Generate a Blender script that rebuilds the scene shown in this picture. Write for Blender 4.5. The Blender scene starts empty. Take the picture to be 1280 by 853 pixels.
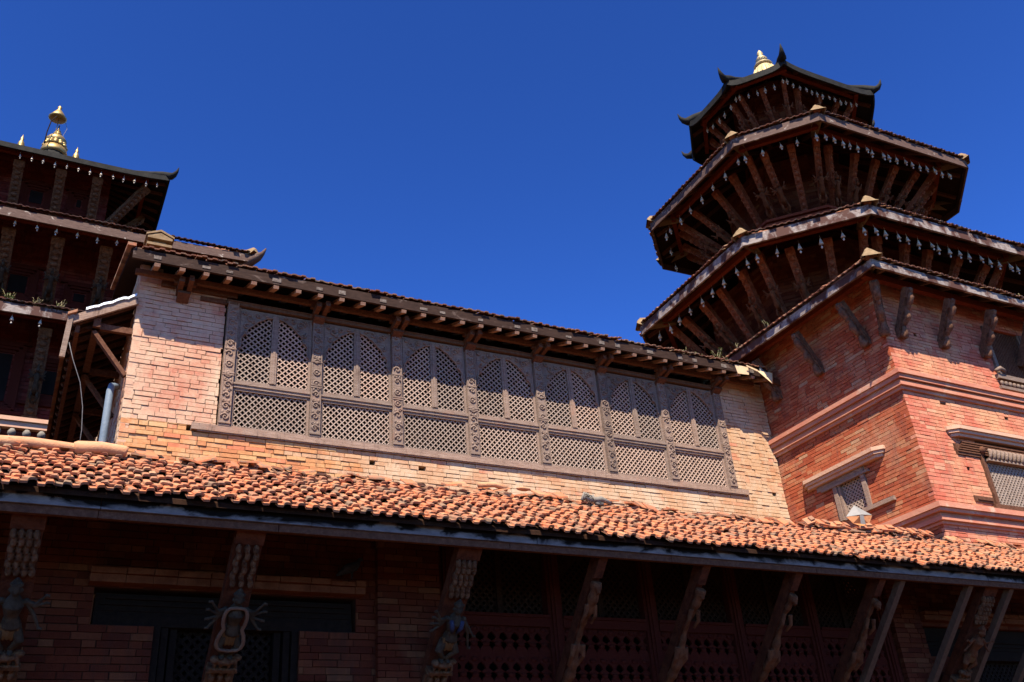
import bpy, math, random
from math import sin, cos, pi, radians, sqrt, atan2
from mathutils import Vector as V, Matrix
R = random.Random(7)
S = bpy.context.scene
COL = S.collection

# ---------------------------------------------------------------- camera, sky, sun, exposure
cam = bpy.data.cameras.new('camera'); co = bpy.data.objects.new('camera', cam); COL.objects.link(co)
cam.sensor_width = 36; cam.lens = 1166.46 / 1280 * 36; cam.clip_end = 5000; cam.clip_start = .05
hd, pt, rl = radians(29.1636), radians(28.9355), radians(-4.6879)
fw = V((sin(hd) * cos(pt), cos(hd) * cos(pt), sin(pt))); rt = V((cos(hd), -sin(hd), 0)); up = rt.cross(fw)
r2 = rt * cos(rl) + up * sin(rl); u2 = -rt * sin(rl) + up * cos(rl)
m = Matrix((r2, u2, -fw)).transposed().to_4x4(); m.translation = (0, 0, 1.6); co.matrix_world = m
S.camera = co
SUN = V((.304, .483, -.822)).normalized()                 # direction the light travels
w = bpy.data.worlds.new('World'); S.world = w; w.use_nodes = True
nt = w.node_tree; bg = nt.nodes['Background']
sky = nt.nodes.new('ShaderNodeTexSky'); sky.sky_type = 'NISHITA'; sky.sun_disc = False
sky.sun_elevation = math.asin(-SUN.z); sky.sun_rotation = atan2(-SUN.x, -SUN.y)
sky.altitude = 1400; sky.air_density = 1.0; sky.dust_density = 0.05; sky.ozone_density = 8.0
tn = nt.nodes.new('ShaderNodeMix'); tn.data_type = 'RGBA'; tn.blend_type = 'MULTIPLY'; tn.inputs[0].default_value = 1; tn.inputs[7].default_value = (.60, .655, .70, 1)
gm = nt.nodes.new('ShaderNodeGamma'); gm.inputs[1].default_value = 1.7
nt.links.new(sky.outputs[0], tn.inputs[6]); nt.links.new(tn.outputs[2], gm.inputs[0]); nt.links.new(gm.outputs[0], bg.inputs[0]); bg.inputs[1].default_value = .066
sl = bpy.data.lights.new('sun', 'SUN'); sl.energy = 5.0; sl.angle = radians(.5); sl.color = (1, .91, .78)
so = bpy.data.objects.new('sun', sl); COL.objects.link(so); so.location = (-8, -10, 30)
so.rotation_euler = SUN.to_track_quat('-Z', 'Y').to_euler()
S.view_settings.view_transform = 'Standard'; S.view_settings.look = 'None'
S.view_settings.exposure = 1.6; S.view_settings.gamma = 1; S.view_settings.use_curve_mapping = False

# ---------------------------------------------------------------- materials
def nodes(name, rough=.85, metal=0.0):
    mt = bpy.data.materials.new(name); mt.use_nodes = True; t = mt.node_tree
    b = t.nodes['Principled BSDF']; b.inputs['Roughness'].default_value = rough; b.inputs['Metallic'].default_value = metal
    b.inputs['Specular IOR Level'].default_value = .06
    return mt, t, b
def N(t, ty, **k):
    n = t.nodes.new(ty)
    for a, v in k.items():
        if a in n.inputs: n.inputs[a].default_value = v
        else: setattr(n, a, v)
    return n
def ramp(t, fac, stops, interp='LINEAR'):
    r = t.nodes.new('ShaderNodeValToRGB'); e = r.color_ramp.elements; r.color_ramp.interpolation = interp
    while len(e) < len(stops): e.new(.5)
    for i, (p, c) in enumerate(stops):
        e[i].position = p; e[i].color = (*c, 1) if len(c) == 3 else c
    t.links.new(fac, r.inputs[0]); return r.outputs[0]
def noise(t, scale, detail=6, rough=.6, stretch=None, dist=0):
    g = t.nodes.new('ShaderNodeNewGeometry'); src = g.outputs['Position']
    if stretch:
        mp = t.nodes.new('ShaderNodeMapping'); mp.inputs['Scale'].default_value = stretch
        t.links.new(src, mp.inputs[0]); src = mp.outputs[0]
    n = t.nodes.new('ShaderNodeTexNoise'); n.inputs['Scale'].default_value = scale; n.inputs['Detail'].default_value = detail
    n.inputs['Roughness'].default_value = rough; n.inputs['Distortion'].default_value = dist
    t.links.new(src, n.inputs['Vector']); return n.outputs['Fac']
def mix(t, fac, a, b, mode='MIX'):
    x = t.nodes.new('ShaderNodeMix'); x.data_type = 'RGBA'; x.blend_type = mode
    for i, v in ((0, fac), (6, a), (7, b)):
        if hasattr(v, 'links'): t.links.new(v, x.inputs[i])
        elif isinstance(v, tuple): x.inputs[i].default_value = (*v, 1)
        else: x.inputs[i].default_value = v
    return x.outputs[2]
def bump(t, b, fac, dist=.01, strength=.6):
    n = t.nodes.new('ShaderNodeBump'); n.inputs['Distance'].default_value = dist; n.inputs['Strength'].default_value = strength
    t.links.new(fac, n.inputs['Height']); t.links.new(n.outputs[0], b.inputs['Normal'])
def rnd(t):
    a = t.nodes.new('ShaderNodeAttribute'); a.attribute_name = 'rnd'; return a.outputs['Fac']
def thr(t, f, lo, hi):
    return ramp(t, f, ((lo, (0, 0, 0)), (hi, (1, 1, 1))))

def brick_mat(name, stops, wash=(.5, .42, .34), wash_lo=.52, wash_hi=.7, wash_sc=1.3, dirt=(.08, .05, .04), dirt_lo=.58, dirt_hi=.78):
    mt, t, b = nodes(name, .92)
    c = ramp(t, rnd(t), stops)
    n1 = noise(t, 22, 5, .7)
    c = mix(t, .55, c, ramp(t, n1, ((.3, (.66, .62, .6)), (.7, (1.2, 1.17, 1.14)))), 'MULTIPLY')
    nw = noise(t, wash_sc, 7, .72, (1, 1, .6))
    c = mix(t, thr(t, nw, wash_lo, wash_hi), c, wash)
    nd = noise(t, 3.1, 8, .75, (1.2, 1.2, .35), .6)
    c = mix(t, thr(t, nd, dirt_lo, dirt_hi), c, dirt)
    t.links.new(c, b.inputs['Base Color']); bump(t, b, noise(t, 60, 4, .7), .006, .8)
    return mt
def wood_mat(name, stops, grain=(2, 2, 30), rough=.95, bd=.006, patch=None):
    mt, t, b = nodes(name, rough)
    n1 = noise(t, 3.5, 8, .7, grain); c = ramp(t, n1, stops)
    if patch: c = mix(t, thr(t, noise(t, patch[1], 6, .7), patch[2], patch[3]), c, patch[0])
    t.links.new(c, b.inputs['Base Color']); bump(t, b, noise(t, 14, 5, .7, grain), bd, .8)
    return mt
M = {}
M['brick_gallery'] = brick_mat('brick_gallery', ((0, (.42, .22, .13)), (.3, (.45, .27, .165)), (.65, (.47, .31, .2)), (.94, (.49, .3, .18)), (1, (.48, .2, .13))),
                               wash=(.5, .39, .285), wash_lo=.43, wash_hi=.62, wash_sc=2.0, dirt_lo=.58, dirt_hi=.8, dirt=(.2, .14, .1))
M['brick_orange'] = brick_mat('brick_orange', ((0, (.43, .18, .09)), (.4, (.48, .25, .12)), (.75, (.5, .31, .16)), (1, (.48, .17, .1))),
                               wash=(.5, .36, .22), wash_lo=.5, wash_hi=.7, wash_sc=2.4, dirt_lo=.56, dirt_hi=.8, dirt=(.2, .13, .09))
M['brick_pink'] = brick_mat('brick_pink', ((0, (.42, .17, .12)), (.5, (.46, .22, .155)), (1, (.47, .27, .19))),
                            wash=(.51, .4, .3), wash_lo=.38, wash_hi=.6, wash_sc=1.5, dirt_lo=.6, dirt_hi=.85, dirt=(.22, .14, .1))
M['brick_red'] = brick_mat('brick_red', ((0, (.33, .075, .035)), (.35, (.41, .1, .045)), (.75, (.44, .14, .065)), (.93, (.45, .2, .1)), (1, (.46, .29, .17))),
                           wash=(.42, .22, .13), wash_lo=.5, wash_hi=.74, wash_sc=1.1, dirt=(.17, .065, .05), dirt_lo=.52, dirt_hi=.78)
M['brick_rose'] = brick_mat('brick_rose', ((0, (.4, .11, .07)), (.5, (.44, .15, .1)), (.85, (.46, .2, .13)), (1, (.48, .28, .18))),
                           wash=(.48, .27, .15), wash_lo=.46, wash_hi=.66, wash_sc=1.0, dirt=(.22, .1, .075), dirt_lo=.53, dirt_hi=.78)
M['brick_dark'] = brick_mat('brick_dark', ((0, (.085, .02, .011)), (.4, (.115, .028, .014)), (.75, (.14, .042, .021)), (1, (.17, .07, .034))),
                            wash=(.15, .07, .04), wash_lo=.62, wash_hi=.85, dirt=(.05, .025, .02), dirt_lo=.5, dirt_hi=.75)  # dark red-brown brick, darkened further to put the shade into its colour
M['brick_maroon'] = brick_mat('brick_maroon', ((0, (.12, .02, .015)), (.5, (.17, .03, .022)), (1, (.2, .055, .04))),
                              wash=(.16, .06, .045), wash_lo=.62, wash_hi=.85, dirt=(.05, .02, .017), dirt_lo=.5, dirt_hi=.75)
def plain(name, c0, c1, rough=.9, sc=8, bd=.01, metal=0.0, stretch=None, patch=None):
    mt, t, b = nodes(name, rough, metal)
    c = ramp(t, noise(t, sc, 7, .7, stretch), ((.3, c0), (.7, c1)))
    if patch: c = mix(t, thr(t, noise(t, patch[1], 6, .7), patch[2], patch[3]), c, patch[0])
    t.links.new(c, b.inputs['Base Color']); bump(t, b, noise(t, sc * 4, 4, .7), bd, .6)
    return mt
M['mortar'] = plain('mortar', (.2, .14, .095), (.38, .29, .2), sc=12)
M['mortar_red'] = plain('mortar_red', (.12, .06, .04), (.26, .15, .1), sc=12)
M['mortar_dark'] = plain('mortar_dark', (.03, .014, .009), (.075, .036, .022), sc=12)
M['cornice'] = plain('cornice', (.4, .13, .085), (.46, .24, .16), sc=2.3, stretch=(1, 1, 3), patch=((.5, .4, .3), 2.1, .56, .7))
M['lintel'] = plain('lintel', (.45, .25, .17), (.5, .34, .24), sc=3)
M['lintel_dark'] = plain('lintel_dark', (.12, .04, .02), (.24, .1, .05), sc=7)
M['wood_grey'] = wood_mat('wood_grey', ((.25, (.13, .09, .07)), (.5, (.27, .205, .165)), (.75, (.4, .325, .27))), patch=((.32, .2, .15), 2.2, .56, .72))
M['wood_lattice'] = wood_mat('wood_lattice', ((.25, (.24, .185, .15)), (.75, (.46, .385, .32))), patch=((.32, .23, .18), 3, .55, .75))
for nm_ in ('wood_grey', 'wood_lattice'):
    t = M[nm_].node_tree; b = t.nodes['Principled BSDF']; oi = t.nodes.new('ShaderNodeObjectInfo'); src = b.inputs['Base Color'].links[0].from_socket
    c = mix(t, 1.0, src, ramp(t, oi.outputs['Random'], ((0, (.72, .7, .68)), (.5, (.95, .93, .9)), (1, (1.2, 1.08, 1.0)))), 'MULTIPLY')
    c = mix(t, thr(t, noise(t, 5, 7, .75, (3, 3, .7)), .55, .72), c, (.12, .08, .06)); t.links.new(c, b.inputs['Base Color'])
M['wood_brown'] = wood_mat('wood_brown', ((.25, (.07, .035, .024)), (.5, (.14, .07, .045)), (.8, (.23, .13, .085))), (8, 8, 8))
M['wood_dark'] = wood_mat('wood_dark', ((.3, (.018, .009, .006)), (.7, (.05, .024, .014))), (6, 6, 6))
M['wood_black'] = wood_mat('wood_black', ((.3, (.012, .008, .006)), (.7, (.03, .018, .012))), (6, 6, 6))  # near-black to put the shade of the lower window recesses into the wood
M['wood_red'] = wood_mat('wood_red', ((.25, (.11, .022, .011)), (.55, (.18, .042, .02)), (.8, (.2, .09, .05))), (6, 6, 12))
M['wood_maroon'] = wood_mat('wood_maroon', ((.25, (.055, .011, .007)), (.75, (.1, .02, .012))), (6, 6, 12))
M['wood_bright'] = wood_mat('wood_bright', ((.3, (.28, .15, .1)), (.7, (.42, .27, .19))), (8, 8, 8))
M['wood_pale'] = wood_mat('wood_pale', ((.25, (.15, .1, .075)), (.75, (.3, .21, .16))), (8, 8, 2))
M['carved'] = plain('carved', (.04, .018, .01), (.19, .105, .06), sc=16, bd=.03)
M['carved_red'] = plain('carved_red', (.08, .022, .012), (.22, .09, .05), sc=13, bd=.03, patch=((.24, .16, .1), 9, .6, .7))
M['carved_strut'] = plain('carved_strut', (.06, .02, .012), (.2, .07, .035), sc=11, bd=.03)
M['carved_wall'] = plain('carved_wall', (.06, .03, .02), (.26, .15, .1), sc=18, bd=.03)
M['figure'] = plain('figure', (.05, .038, .028), (.16, .125, .09), sc=12, bd=.02)
M['figure_brown'] = plain('figure_brown', (.08, .042, .025), (.24, .15, .09), sc=12, bd=.02)
M['cloth_blue'] = plain('cloth_blue', (.05, .06, .17), (.12, .14, .28), sc=14)
M['cloth_ochre'] = plain('cloth_ochre', (.24, .11, .04), (.36, .2, .09), sc=14)
M['ring'] = plain('ring', (.26, .15, .1), (.4, .27, .19), sc=14)
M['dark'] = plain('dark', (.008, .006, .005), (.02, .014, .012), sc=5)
def tile_mat(name, stops, lich=(.2, .17, .13), lo=.5, hi=.64, sc=9):
    mt, t, b = nodes(name, .9)
    c = ramp(t, rnd(t), stops)
    c = mix(t, .5, c, ramp(t, noise(t, 40, 5, .7), ((.3, (.6, .55, .5)), (.7, (1.2, 1.2, 1.2)))), 'MULTIPLY')
    c = mix(t, thr(t, noise(t, sc, 7, .75), lo, hi), c, lich)
    t.links.new(c, b.inputs['Base Color']); bump(t, b, noise(t, 90, 4, .7), .004, .8)
    return mt
M['tile'] = tile_mat('tile', ((0, (.2, .15, .11)), (.12, (.33, .16, .1)), (.3, (.43, .16, .085)), (.6, (.52, .19, .09)), (.9, (.53, .23, .12)), (1, (.46, .28, .17))), lo=.44, hi=.62, lich=(.22, .16, .115), sc=13)
M['tile_old'] = tile_mat('tile_old', ((0, (.16, .08, .055)), (.4, (.36, .15, .09)), (.8, (.4, .21, .13)), (1, (.38, .27, .19))))
M['ridge_stone'] = plain('ridge_stone', (.26, .19, .12), (.45, .34, .22), sc=9)
M['terracotta'] = plain('terracotta', (.42, .2, .11), (.52, .3, .18), sc=9)
def fascia_mat(name, base0, base1, black, sc, lo, hi, st):
    mt, t, b = nodes(name, .75)
    c = ramp(t, noise(t, 10, 6, .7, (1, 1, 4)), ((.3, base0), (.7, base1)))
    c = mix(t, thr(t, noise(t, sc, 6, .65, st, .4), lo, hi), c, black)
    t.links.new(c, b.inputs['Base Color']); bump(t, b, noise(t, 30, 4, .7), .004, .6); return mt
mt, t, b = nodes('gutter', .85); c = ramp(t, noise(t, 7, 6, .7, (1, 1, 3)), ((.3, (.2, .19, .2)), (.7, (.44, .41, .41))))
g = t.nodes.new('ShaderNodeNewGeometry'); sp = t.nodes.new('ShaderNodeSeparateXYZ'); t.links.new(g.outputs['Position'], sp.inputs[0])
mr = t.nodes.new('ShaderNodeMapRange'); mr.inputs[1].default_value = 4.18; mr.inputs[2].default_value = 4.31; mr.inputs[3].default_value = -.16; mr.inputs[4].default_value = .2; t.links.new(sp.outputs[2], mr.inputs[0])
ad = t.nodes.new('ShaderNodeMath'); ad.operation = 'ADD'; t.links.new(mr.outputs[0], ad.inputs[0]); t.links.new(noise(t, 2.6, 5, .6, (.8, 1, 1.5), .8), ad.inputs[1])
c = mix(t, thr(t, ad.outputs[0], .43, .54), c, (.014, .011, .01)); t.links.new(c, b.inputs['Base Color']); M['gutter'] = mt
M['fascia'] = fascia_mat('fascia', (.1, .065, .055), (.19, .13, .11), (.5, .46, .42), 6, .6, .68, (1, 1, 1.3))
M['fascia_pale'] = fascia_mat('fascia_pale', (.13, .11, .1), (.33, .29, .27), (.07, .035, .028), 3.2, .44, .54, (1, 1, .8))
M['fascia_gal'] = fascia_mat('fascia_gal', (.035, .02, .016), (.085, .05, .038), (.2, .15, .13), 5, .6, .7, (1, 1, 1.6))
M['end_grain'] = plain('end_grain', (.12, .09, .075), (.42, .37, .33), sc=26)
M['roof_metal'] = plain('roof_metal', (.012, .012, .012), (.035, .035, .033), rough=.75, sc=5, patch=((.05, .06, .055), 3, .62, .75))
mt, t, b = nodes('gilt', .5, .8); t.links.new(ramp(t, noise(t, 9, 5), ((.3, (.42, .3, .12)), (.7, (.72, .56, .27)))), b.inputs['Base Color']); M['gilt'] = mt
M['gilt_pale'] = plain('gilt_pale', (.48, .37, .19), (.62, .5, .3), rough=.5, sc=9, metal=.25)
M['bell'] = plain('bell', (.26, .25, .24), (.48, .46, .43), rough=.5, sc=20, metal=.2)
M['pipe'] = plain('pipe', (.24, .3, .38), (.34, .4, .48), rough=.5, sc=3)
M['tin'] = plain('tin', (.35, .37, .4), (.7, .72, .74), rough=.4, sc=14, metal=.6)
M['wire'] = plain('wire', (.12, .12, .13), (.2, .2, .21), rough=.6)
M['paper_white'] = plain('paper_white', (.4, .38, .35), (.52, .49, .45), sc=5)
M['paper_orange'] = plain('paper_orange', (.5, .2, .08), (.58, .27, .12), sc=5)
M['paper_cream'] = plain('paper_cream', (.55, .38, .22), (.62, .46, .3), sc=5)
M['leaf'] = plain('leaf', (.07, .12, .03), (.16, .22, .07), sc=30)
M['stalk'] = plain('stalk', (.22, .18, .09), (.34, .28, .16), sc=30)
M['feather'] = plain('feather', (.04, .045, .055), (.1, .105, .12), sc=20)
M['stone_grey'] = plain('stone_grey', (.14, .12, .1), (.26, .23, .19), sc=14)
mt, t, b = nodes('paving', .95)
bt = N(t, 'ShaderNodeTexBrick', Scale=4.0); bt.inputs['Color1'].default_value = (.11, .06, .04, 1); bt.inputs['Color2'].default_value = (.13, .075, .05, 1); bt.inputs['Mortar'].default_value = (.05, .045, .04, 1)
g = t.nodes.new('ShaderNodeNewGeometry'); t.links.new(g.outputs['Position'], bt.inputs['Vector']); t.links.new(bt.outputs['Color'], b.inputs['Base Color']); M['paving'] = mt

def scale_base(name, k):
    t = M[name].node_tree; b = t.nodes['Principled BSDF']; l = b.inputs['Base Color'].links
    if not l: return
    src = l[0].from_socket; t.links.new(mix(t, 1.0, src, k, 'MULTIPLY'), b.inputs['Base Color'])
DEF = (.62, .585, .53); LIT = (.8, .79, .76)  # shade put into base colours: sunlit materials are cut less than shaded ones
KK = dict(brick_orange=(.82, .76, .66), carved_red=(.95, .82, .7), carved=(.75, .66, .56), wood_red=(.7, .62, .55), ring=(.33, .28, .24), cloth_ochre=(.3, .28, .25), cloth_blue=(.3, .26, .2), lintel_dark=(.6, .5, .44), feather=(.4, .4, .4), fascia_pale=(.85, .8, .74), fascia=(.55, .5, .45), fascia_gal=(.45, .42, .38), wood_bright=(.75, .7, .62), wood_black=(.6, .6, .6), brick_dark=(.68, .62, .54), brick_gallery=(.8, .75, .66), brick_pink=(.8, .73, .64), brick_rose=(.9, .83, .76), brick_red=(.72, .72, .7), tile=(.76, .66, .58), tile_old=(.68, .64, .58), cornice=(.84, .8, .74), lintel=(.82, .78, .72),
          wood_lattice=(.86, .81, .765), wood_grey=(.68, .645, .615), bell=(1.05, .95, .8), gilt=(.5, .45, .38), gilt_pale=(.72, .68, .6), tin=LIT, pipe=(.36, .37, .36), paper_white=(.42, .41, .39), paper_orange=LIT, paper_cream=LIT, terracotta=(.8, .74, .66),
          leaf=(.8, .8, .8), stalk=(.8, .8, .8), ridge_stone=(.48, .43, .36), mortar=(.8, .78, .72), mortar_red=(.7, .66, .6), gutter=(.42, .385, .35), carved_strut=(.5, .42, .36), carved_wall=(.75, .66, .58), end_grain=(.4, .37, .34), figure=(.36, .31, .26), figure_brown=(.55, .34, .24), wood_pale=(.38, .31, .25), wood_brown=(.62, .53, .46), stone_grey=LIT, paving=(.5, .46, .42))
for k_ in M: scale_base(k_, KK.get(k_, DEF))

# ---------------------------------------------------------------- mesh builder
class MB:
    def __init__(s): s.v = []; s.f = []; s.r = []; s.sm = []
    def add(s, vs, fs, r=None, sm=False):
        o = len(s.v); s.v += [tuple(x) for x in vs]; r = R.random() if r is None else r
        for f in fs: s.f.append(tuple(o + i for i in f)); s.r.append(r); s.sm.append(sm)
    def obox(s, c, ax, r=None):           # ax: three half-axis vectors
        c = V(c); a, b, d = [V(x) for x in ax]
        vs = [c + a * i + b * j + d * k for k in (-1, 1) for j in (-1, 1) for i in (-1, 1)]
        s.add(vs, ((0, 2, 3, 1), (4, 5, 7, 6), (0, 1, 5, 4), (2, 6, 7, 3), (0, 4, 6, 2), (1, 3, 7, 5)), r)
    def box(s, a, b, r=None):
        c = [(a[i] + b[i]) / 2 for i in range(3)]; h = [abs(b[i] - a[i]) / 2 for i in range(3)]
        s.obox(c, ((h[0], 0, 0), (0, h[1], 0), (0, 0, h[2])), r)
    def beam(s, a, b, w_, h_, upv=(0, 0, 1), r=None):
        a, b = V(a), V(b); d = b - a; sd = d.cross(V(upv)).normalized(); u = sd.cross(d).normalized()
        s.obox((a + b) / 2, (d / 2, sd * w_ / 2, u * h_ / 2), r)
    def tube(s, pts, rad, n=8, cap=True, r=None):
        pts = [V(p) for p in pts]; rad = rad if isinstance(rad, (list, tuple)) else [rad] * len(pts)
        vs = []; prev = None
        for i, p in enumerate(pts):
            d = (pts[min(i + 1, len(pts) - 1)] - pts[max(i - 1, 0)]).normalized()
            q = prev if prev is not None else (V((1, 0, 0)) if abs(d.x) < .9 else V((0, 1, 0)))
            sd = (q - d * q.dot(d)).normalized(); prev = sd; u = d.cross(sd)
            vs += [p + (sd * cos(2 * pi * k / n) + u * sin(2 * pi * k / n)) * rad[i] for k in range(n)]
        fs = [(i * n + k, i * n + (k + 1) % n, (i + 1) * n + (k + 1) % n, (i + 1) * n + k) for i in range(len(pts) - 1) for k in range(n)]
        if cap: fs += [tuple(reversed(range(n))), tuple((len(pts) - 1) * n + k for k in range(n))]
        s.add(vs, fs, r, True)
    def lathe(s, c, prof, n=16, r=None):  # prof: (radius, z)
        s.tube([(c[0], c[1], c[2] + z) for _, z in prof], [max(q, .0005) for q, _ in prof], n, True, r)
    def ell(s, c, rx, ry, rz, n=10, ax=None, r=None):
        c = V(c); ax = ax or (V((1, 0, 0)), V((0, 1, 0)), V((0, 0, 1))); vs = []; k = n // 2 + 1
        for i in range(k + 1):
            th = pi * i / k
            for j in range(n):
                ph = 2 * pi * j / n; vs.append(c + ax[0] * rx * sin(th) * cos(ph) + ax[1] * ry * sin(th) * sin(ph) + ax[2] * rz * cos(th))
        s.add(vs, [(i * n + j, (i + 1) * n + j, (i + 1) * n + (j + 1) % n, i * n + (j + 1) % n) for i in range(k) for j in range(n)], r, True)
    def prism(s, poly, d, r=None):        # poly: 3D points (planar), d: offset vector
        n = len(poly); d = V(d); vs = [V(p) for p in poly] + [V(p) + d for p in poly]
        s.add(vs, [tuple(range(n)), tuple(reversed(range(n, 2 * n)))] + [(i, i + n, (i + 1) % n + n, (i + 1) % n) for i in range(n)], r)
    def squash(s, zh, k):
        s.v = [(x, y, (z - zh) * k + zh) for x, y, z in s.v]; return s
    def build(s, name, mat, parent=None, loc=None, remesh=None):
        o0 = V((0, 0, 0)); p = parent
        while p is not None: o0 = o0 + p.location; p = p.parent
        if parent is None and loc is not None: o0 = V(loc)
        if loc is not None and parent is not None: o0 = V((0, 0, 0))
        me = bpy.data.meshes.new(name)
        me.from_pydata([(x - o0.x, y - o0.y, z - o0.z) for x, y, z in s.v], [], s.f)
        a = me.attributes.new('rnd', 'FLOAT', 'FACE'); a.data.foreach_set('value', s.r)
        me.polygons.foreach_set('use_smooth', s.sm); me.materials.append(M[mat]); me.update()
        ob = bpy.data.objects.new(name, me); COL.objects.link(ob); ob.parent = parent
        if loc is not None: ob.location = loc
        if remesh:
            md = ob.modifiers.new('Remesh', 'REMESH'); md.mode = 'VOXEL'; md.voxel_size = remesh; md.use_smooth_shade = True
        return ob
def thing(name, label, cat, loc, group=None):
    o = bpy.data.objects.new(name, None); COL.objects.link(o); o.location = loc; o.empty_display_size = .1
    return tag(o, label, cat, group)
def tag(o, label, cat, group=None):
    o['label'] = label; o['category'] = cat
    if group: o['group'] = group
    return o
def node(name, parent, mat=None): pass
def copy_tree(o, parent):
    c = o.copy(); COL.objects.link(c); c.parent = parent
    for ch in list(o.children): copy_tree(ch, c)
    return c

def brick_wall(mb, back, p0, p1, z0, z1, bl=.225, bh=.062, holes=(), depth=.1, jit=.008, miss=0.0, backd=.25, k0=0):
    """bricks from p0 to p1 (left to right as seen from outside), outward normal to the right-hand of travel"""
    p0, p1 = V((*p0, 0)), V((*p1, 0)); L = (p1 - p0).length; u = (p1 - p0) / L; n = V((u.y, -u.x, 0))
    k = k0; z = z0
    while z < z1 - .01:
        h = min(bh, z1 - z); x = -(bl / 2 if k % 2 else 0) - R.random() * .03
        sag = 0
        while x < L:
            b = bl * R.uniform(.82, 1.15) if R.random() > .15 else bl * .5
            xa, xb = max(x, 0), min(x + b, L); x += b
            if xb - xa < .025: continue
            cuts = [(xa, xb)]
            for (ha, hb, hz0, hz1) in holes:
                if hz0 < z + h * .5 < hz1:
                    nc = []
                    for a_, b_ in cuts:
                        if b_ <= ha or a_ >= hb: nc.append((a_, b_))
                        else:
                            if a_ < ha: nc.append((a_, ha))
                            if b_ > hb: nc.append((hb, b_))
                    cuts = nc
            for a_, b_ in cuts:
                if b_ - a_ < .02 or R.random() < miss: continue
                g = R.uniform(.001, .006); pr = R.uniform(-jit, jit)
                dz0 = R.uniform(.0015, .006); c = p0 + u * ((a_ + b_) / 2) + n * (pr - depth / 2) + V((0, 0, z + h / 2))
                tl = R.uniform(-.012, .012)
                mb.obox(c, ((u + V((0, 0, tl))) * ((b_ - a_) / 2 - g), n * depth / 2, V((0, 0, h / 2 - dz0))))
        z += bh; k += 1
    # mortar slab set back behind the faces, cut round the openings
    xs = sorted({0, L} | {h[0] for h in holes} | {h[1] for h in holes}); zs = sorted({z0, z1} | {h[2] for h in holes} | {h[3] for h in holes})
    xs = [x for x in xs if 0 <= x <= L]; zs = [x for x in zs if z0 <= x <= z1]
    for i in range(len(xs) - 1):
        for j in range(len(zs) - 1):
            cx, cz = (xs[i] + xs[i + 1]) / 2, (zs[j] + zs[j + 1]) / 2
            if any(h[0] < cx < h[1] and h[2] < cz < h[3] for h in holes): continue
            xl, xr = max(xs[i], .03), min(xs[i + 1], L - .03); cx = (xl + xr) / 2
            c = p0 + u * cx + V((0, 0, cz)) - n * (.018 + backd / 2)
            back.obox(c, (u * (xr - xl) / 2, n * backd / 2, V((0, 0, (zs[j + 1] - zs[j]) / 2))))

def tiles(mb, a, b, upv, rows, exp_=.105, tw=.15, jit=1.0, lift=.0, taper=None, L=.17, miss=0.0, th=.017, amp=1.0):
    """curved interlocking clay tiles; a->b eave line, upv unit vector up the slope"""
    a, b, upv = V(a), V(b), V(upv).normalized(); e = (b - a); W = e.length; u = e / W; n = u.cross(upv).normalized()
    if n.z < 0: n = -n
    prof = ((0, .012), (.06, .0), (.46, .0), (.5, .03), (.6, .04), (.9, .041), (1.0, .022)); prof = tuple((p_, z_ * amp) for p_, z_ in prof)
    cj = [R.gauss(0, .012) * jit for _ in range(40)]
    for r_ in range(rows):
        sag = 0; off = R.uniform(-.05, .05) * min(jit, 1) * amp; x = off + (0 if r_ % 2 == 0 else tw * .08)
        lo, hi = (0, W)
        if taper: lo, hi = taper[0] * r_ * exp_, W - taper[1] * r_ * exp_
        x += math.ceil((lo - x) / tw) * tw if lo > x else 0
        while x + tw < hi + .02:
            if R.random() < miss: x += tw; continue
            dy = R.gauss(0, .013) * jit + cj[int(x / tw) % 40]; dr = R.gauss(0, .09) * jit; dh = abs(R.gauss(0, .006)) * jit; tilt = R.gauss(0, .03) * jit
            if R.random() < .05 * jit: dr += R.choice((-.3, .3)); dh += .015
            w_ = tw * .985; vs = []
            for (yy, hh) in ((0, .022 + lift + dh), (L, .0 + lift + dh * .4)):
                for (px, pz) in prof:
                    xx = px * w_; X = xx + dr * yy; Y = r_ * exp_ + yy + dy - dr * (xx - w_ / 2) * .5
                    vs.append(a + u * (x + X) + upv * Y + n * (hh + pz + tilt * (xx - w_ / 2)))
            k = len(prof); vs += [v - n * th for v in vs[:k]]
            fs = [(i, i + 1, k + i + 1, k + i) for i in range(k - 1)] + [(2 * k + i, 2 * k + i + 1, i + 1, i) for i in range(k - 1)]
            fs += [(0, k, 2 * k), (k - 1, 3 * k - 1, 2 * k - 1)]
            mb.add(vs, fs); x += tw

def lattice(w_, h_, p, th=.008, fill=.80):
    """pierced lattice plate: rounded holes in a diamond net, lower left corner at the origin, in the XZ plane"""
    mb = MB(); nx, nz = max(1, round(w_ / p)), max(1, round(h_ / p)); px, pz = w_ / nx, h_ / nz
    cs = [((i + .5) * px, (j + .5) * pz) for i in range(nx) for j in range(nz)] + [(i * px, j * pz) for i in range(nx + 1) for j in range(nz + 1)]
    for cx, cz in cs:
        o = []; q = []
        for k in range(8):
            an = pi / 4 * k; dx, dz = cos(an), sin(an)
            rr = 1 / (abs(dx) + abs(dz)); o.append((cx + dx * rr * px / 2, cz + dz * rr * pz / 2))
            rq = fill * (.93 if k % 2 == 0 else .62); q.append((cx + dx * rq * px / 2, cz + dz * rq * pz / 2))
        cl = lambda P: (min(max(P[0], 0), w_), min(max(P[1], 0), h_))
        o = [cl(P) for P in o]; q = [cl(P) for P in q]
        vs = [(x, 0, z) for x, z in o] + [(x, -.004, z) for x, z in q] + [(x, th, z) for x, z in q]
        fs = []
        for k in range(8):
            k2 = (k + 1) % 8; fs += [(k, k2, 8 + k2, 8 + k), (8 + k, 8 + k2, 16 + k2, 16 + k)]
        mb.add(vs, fs)
    return mb

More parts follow.
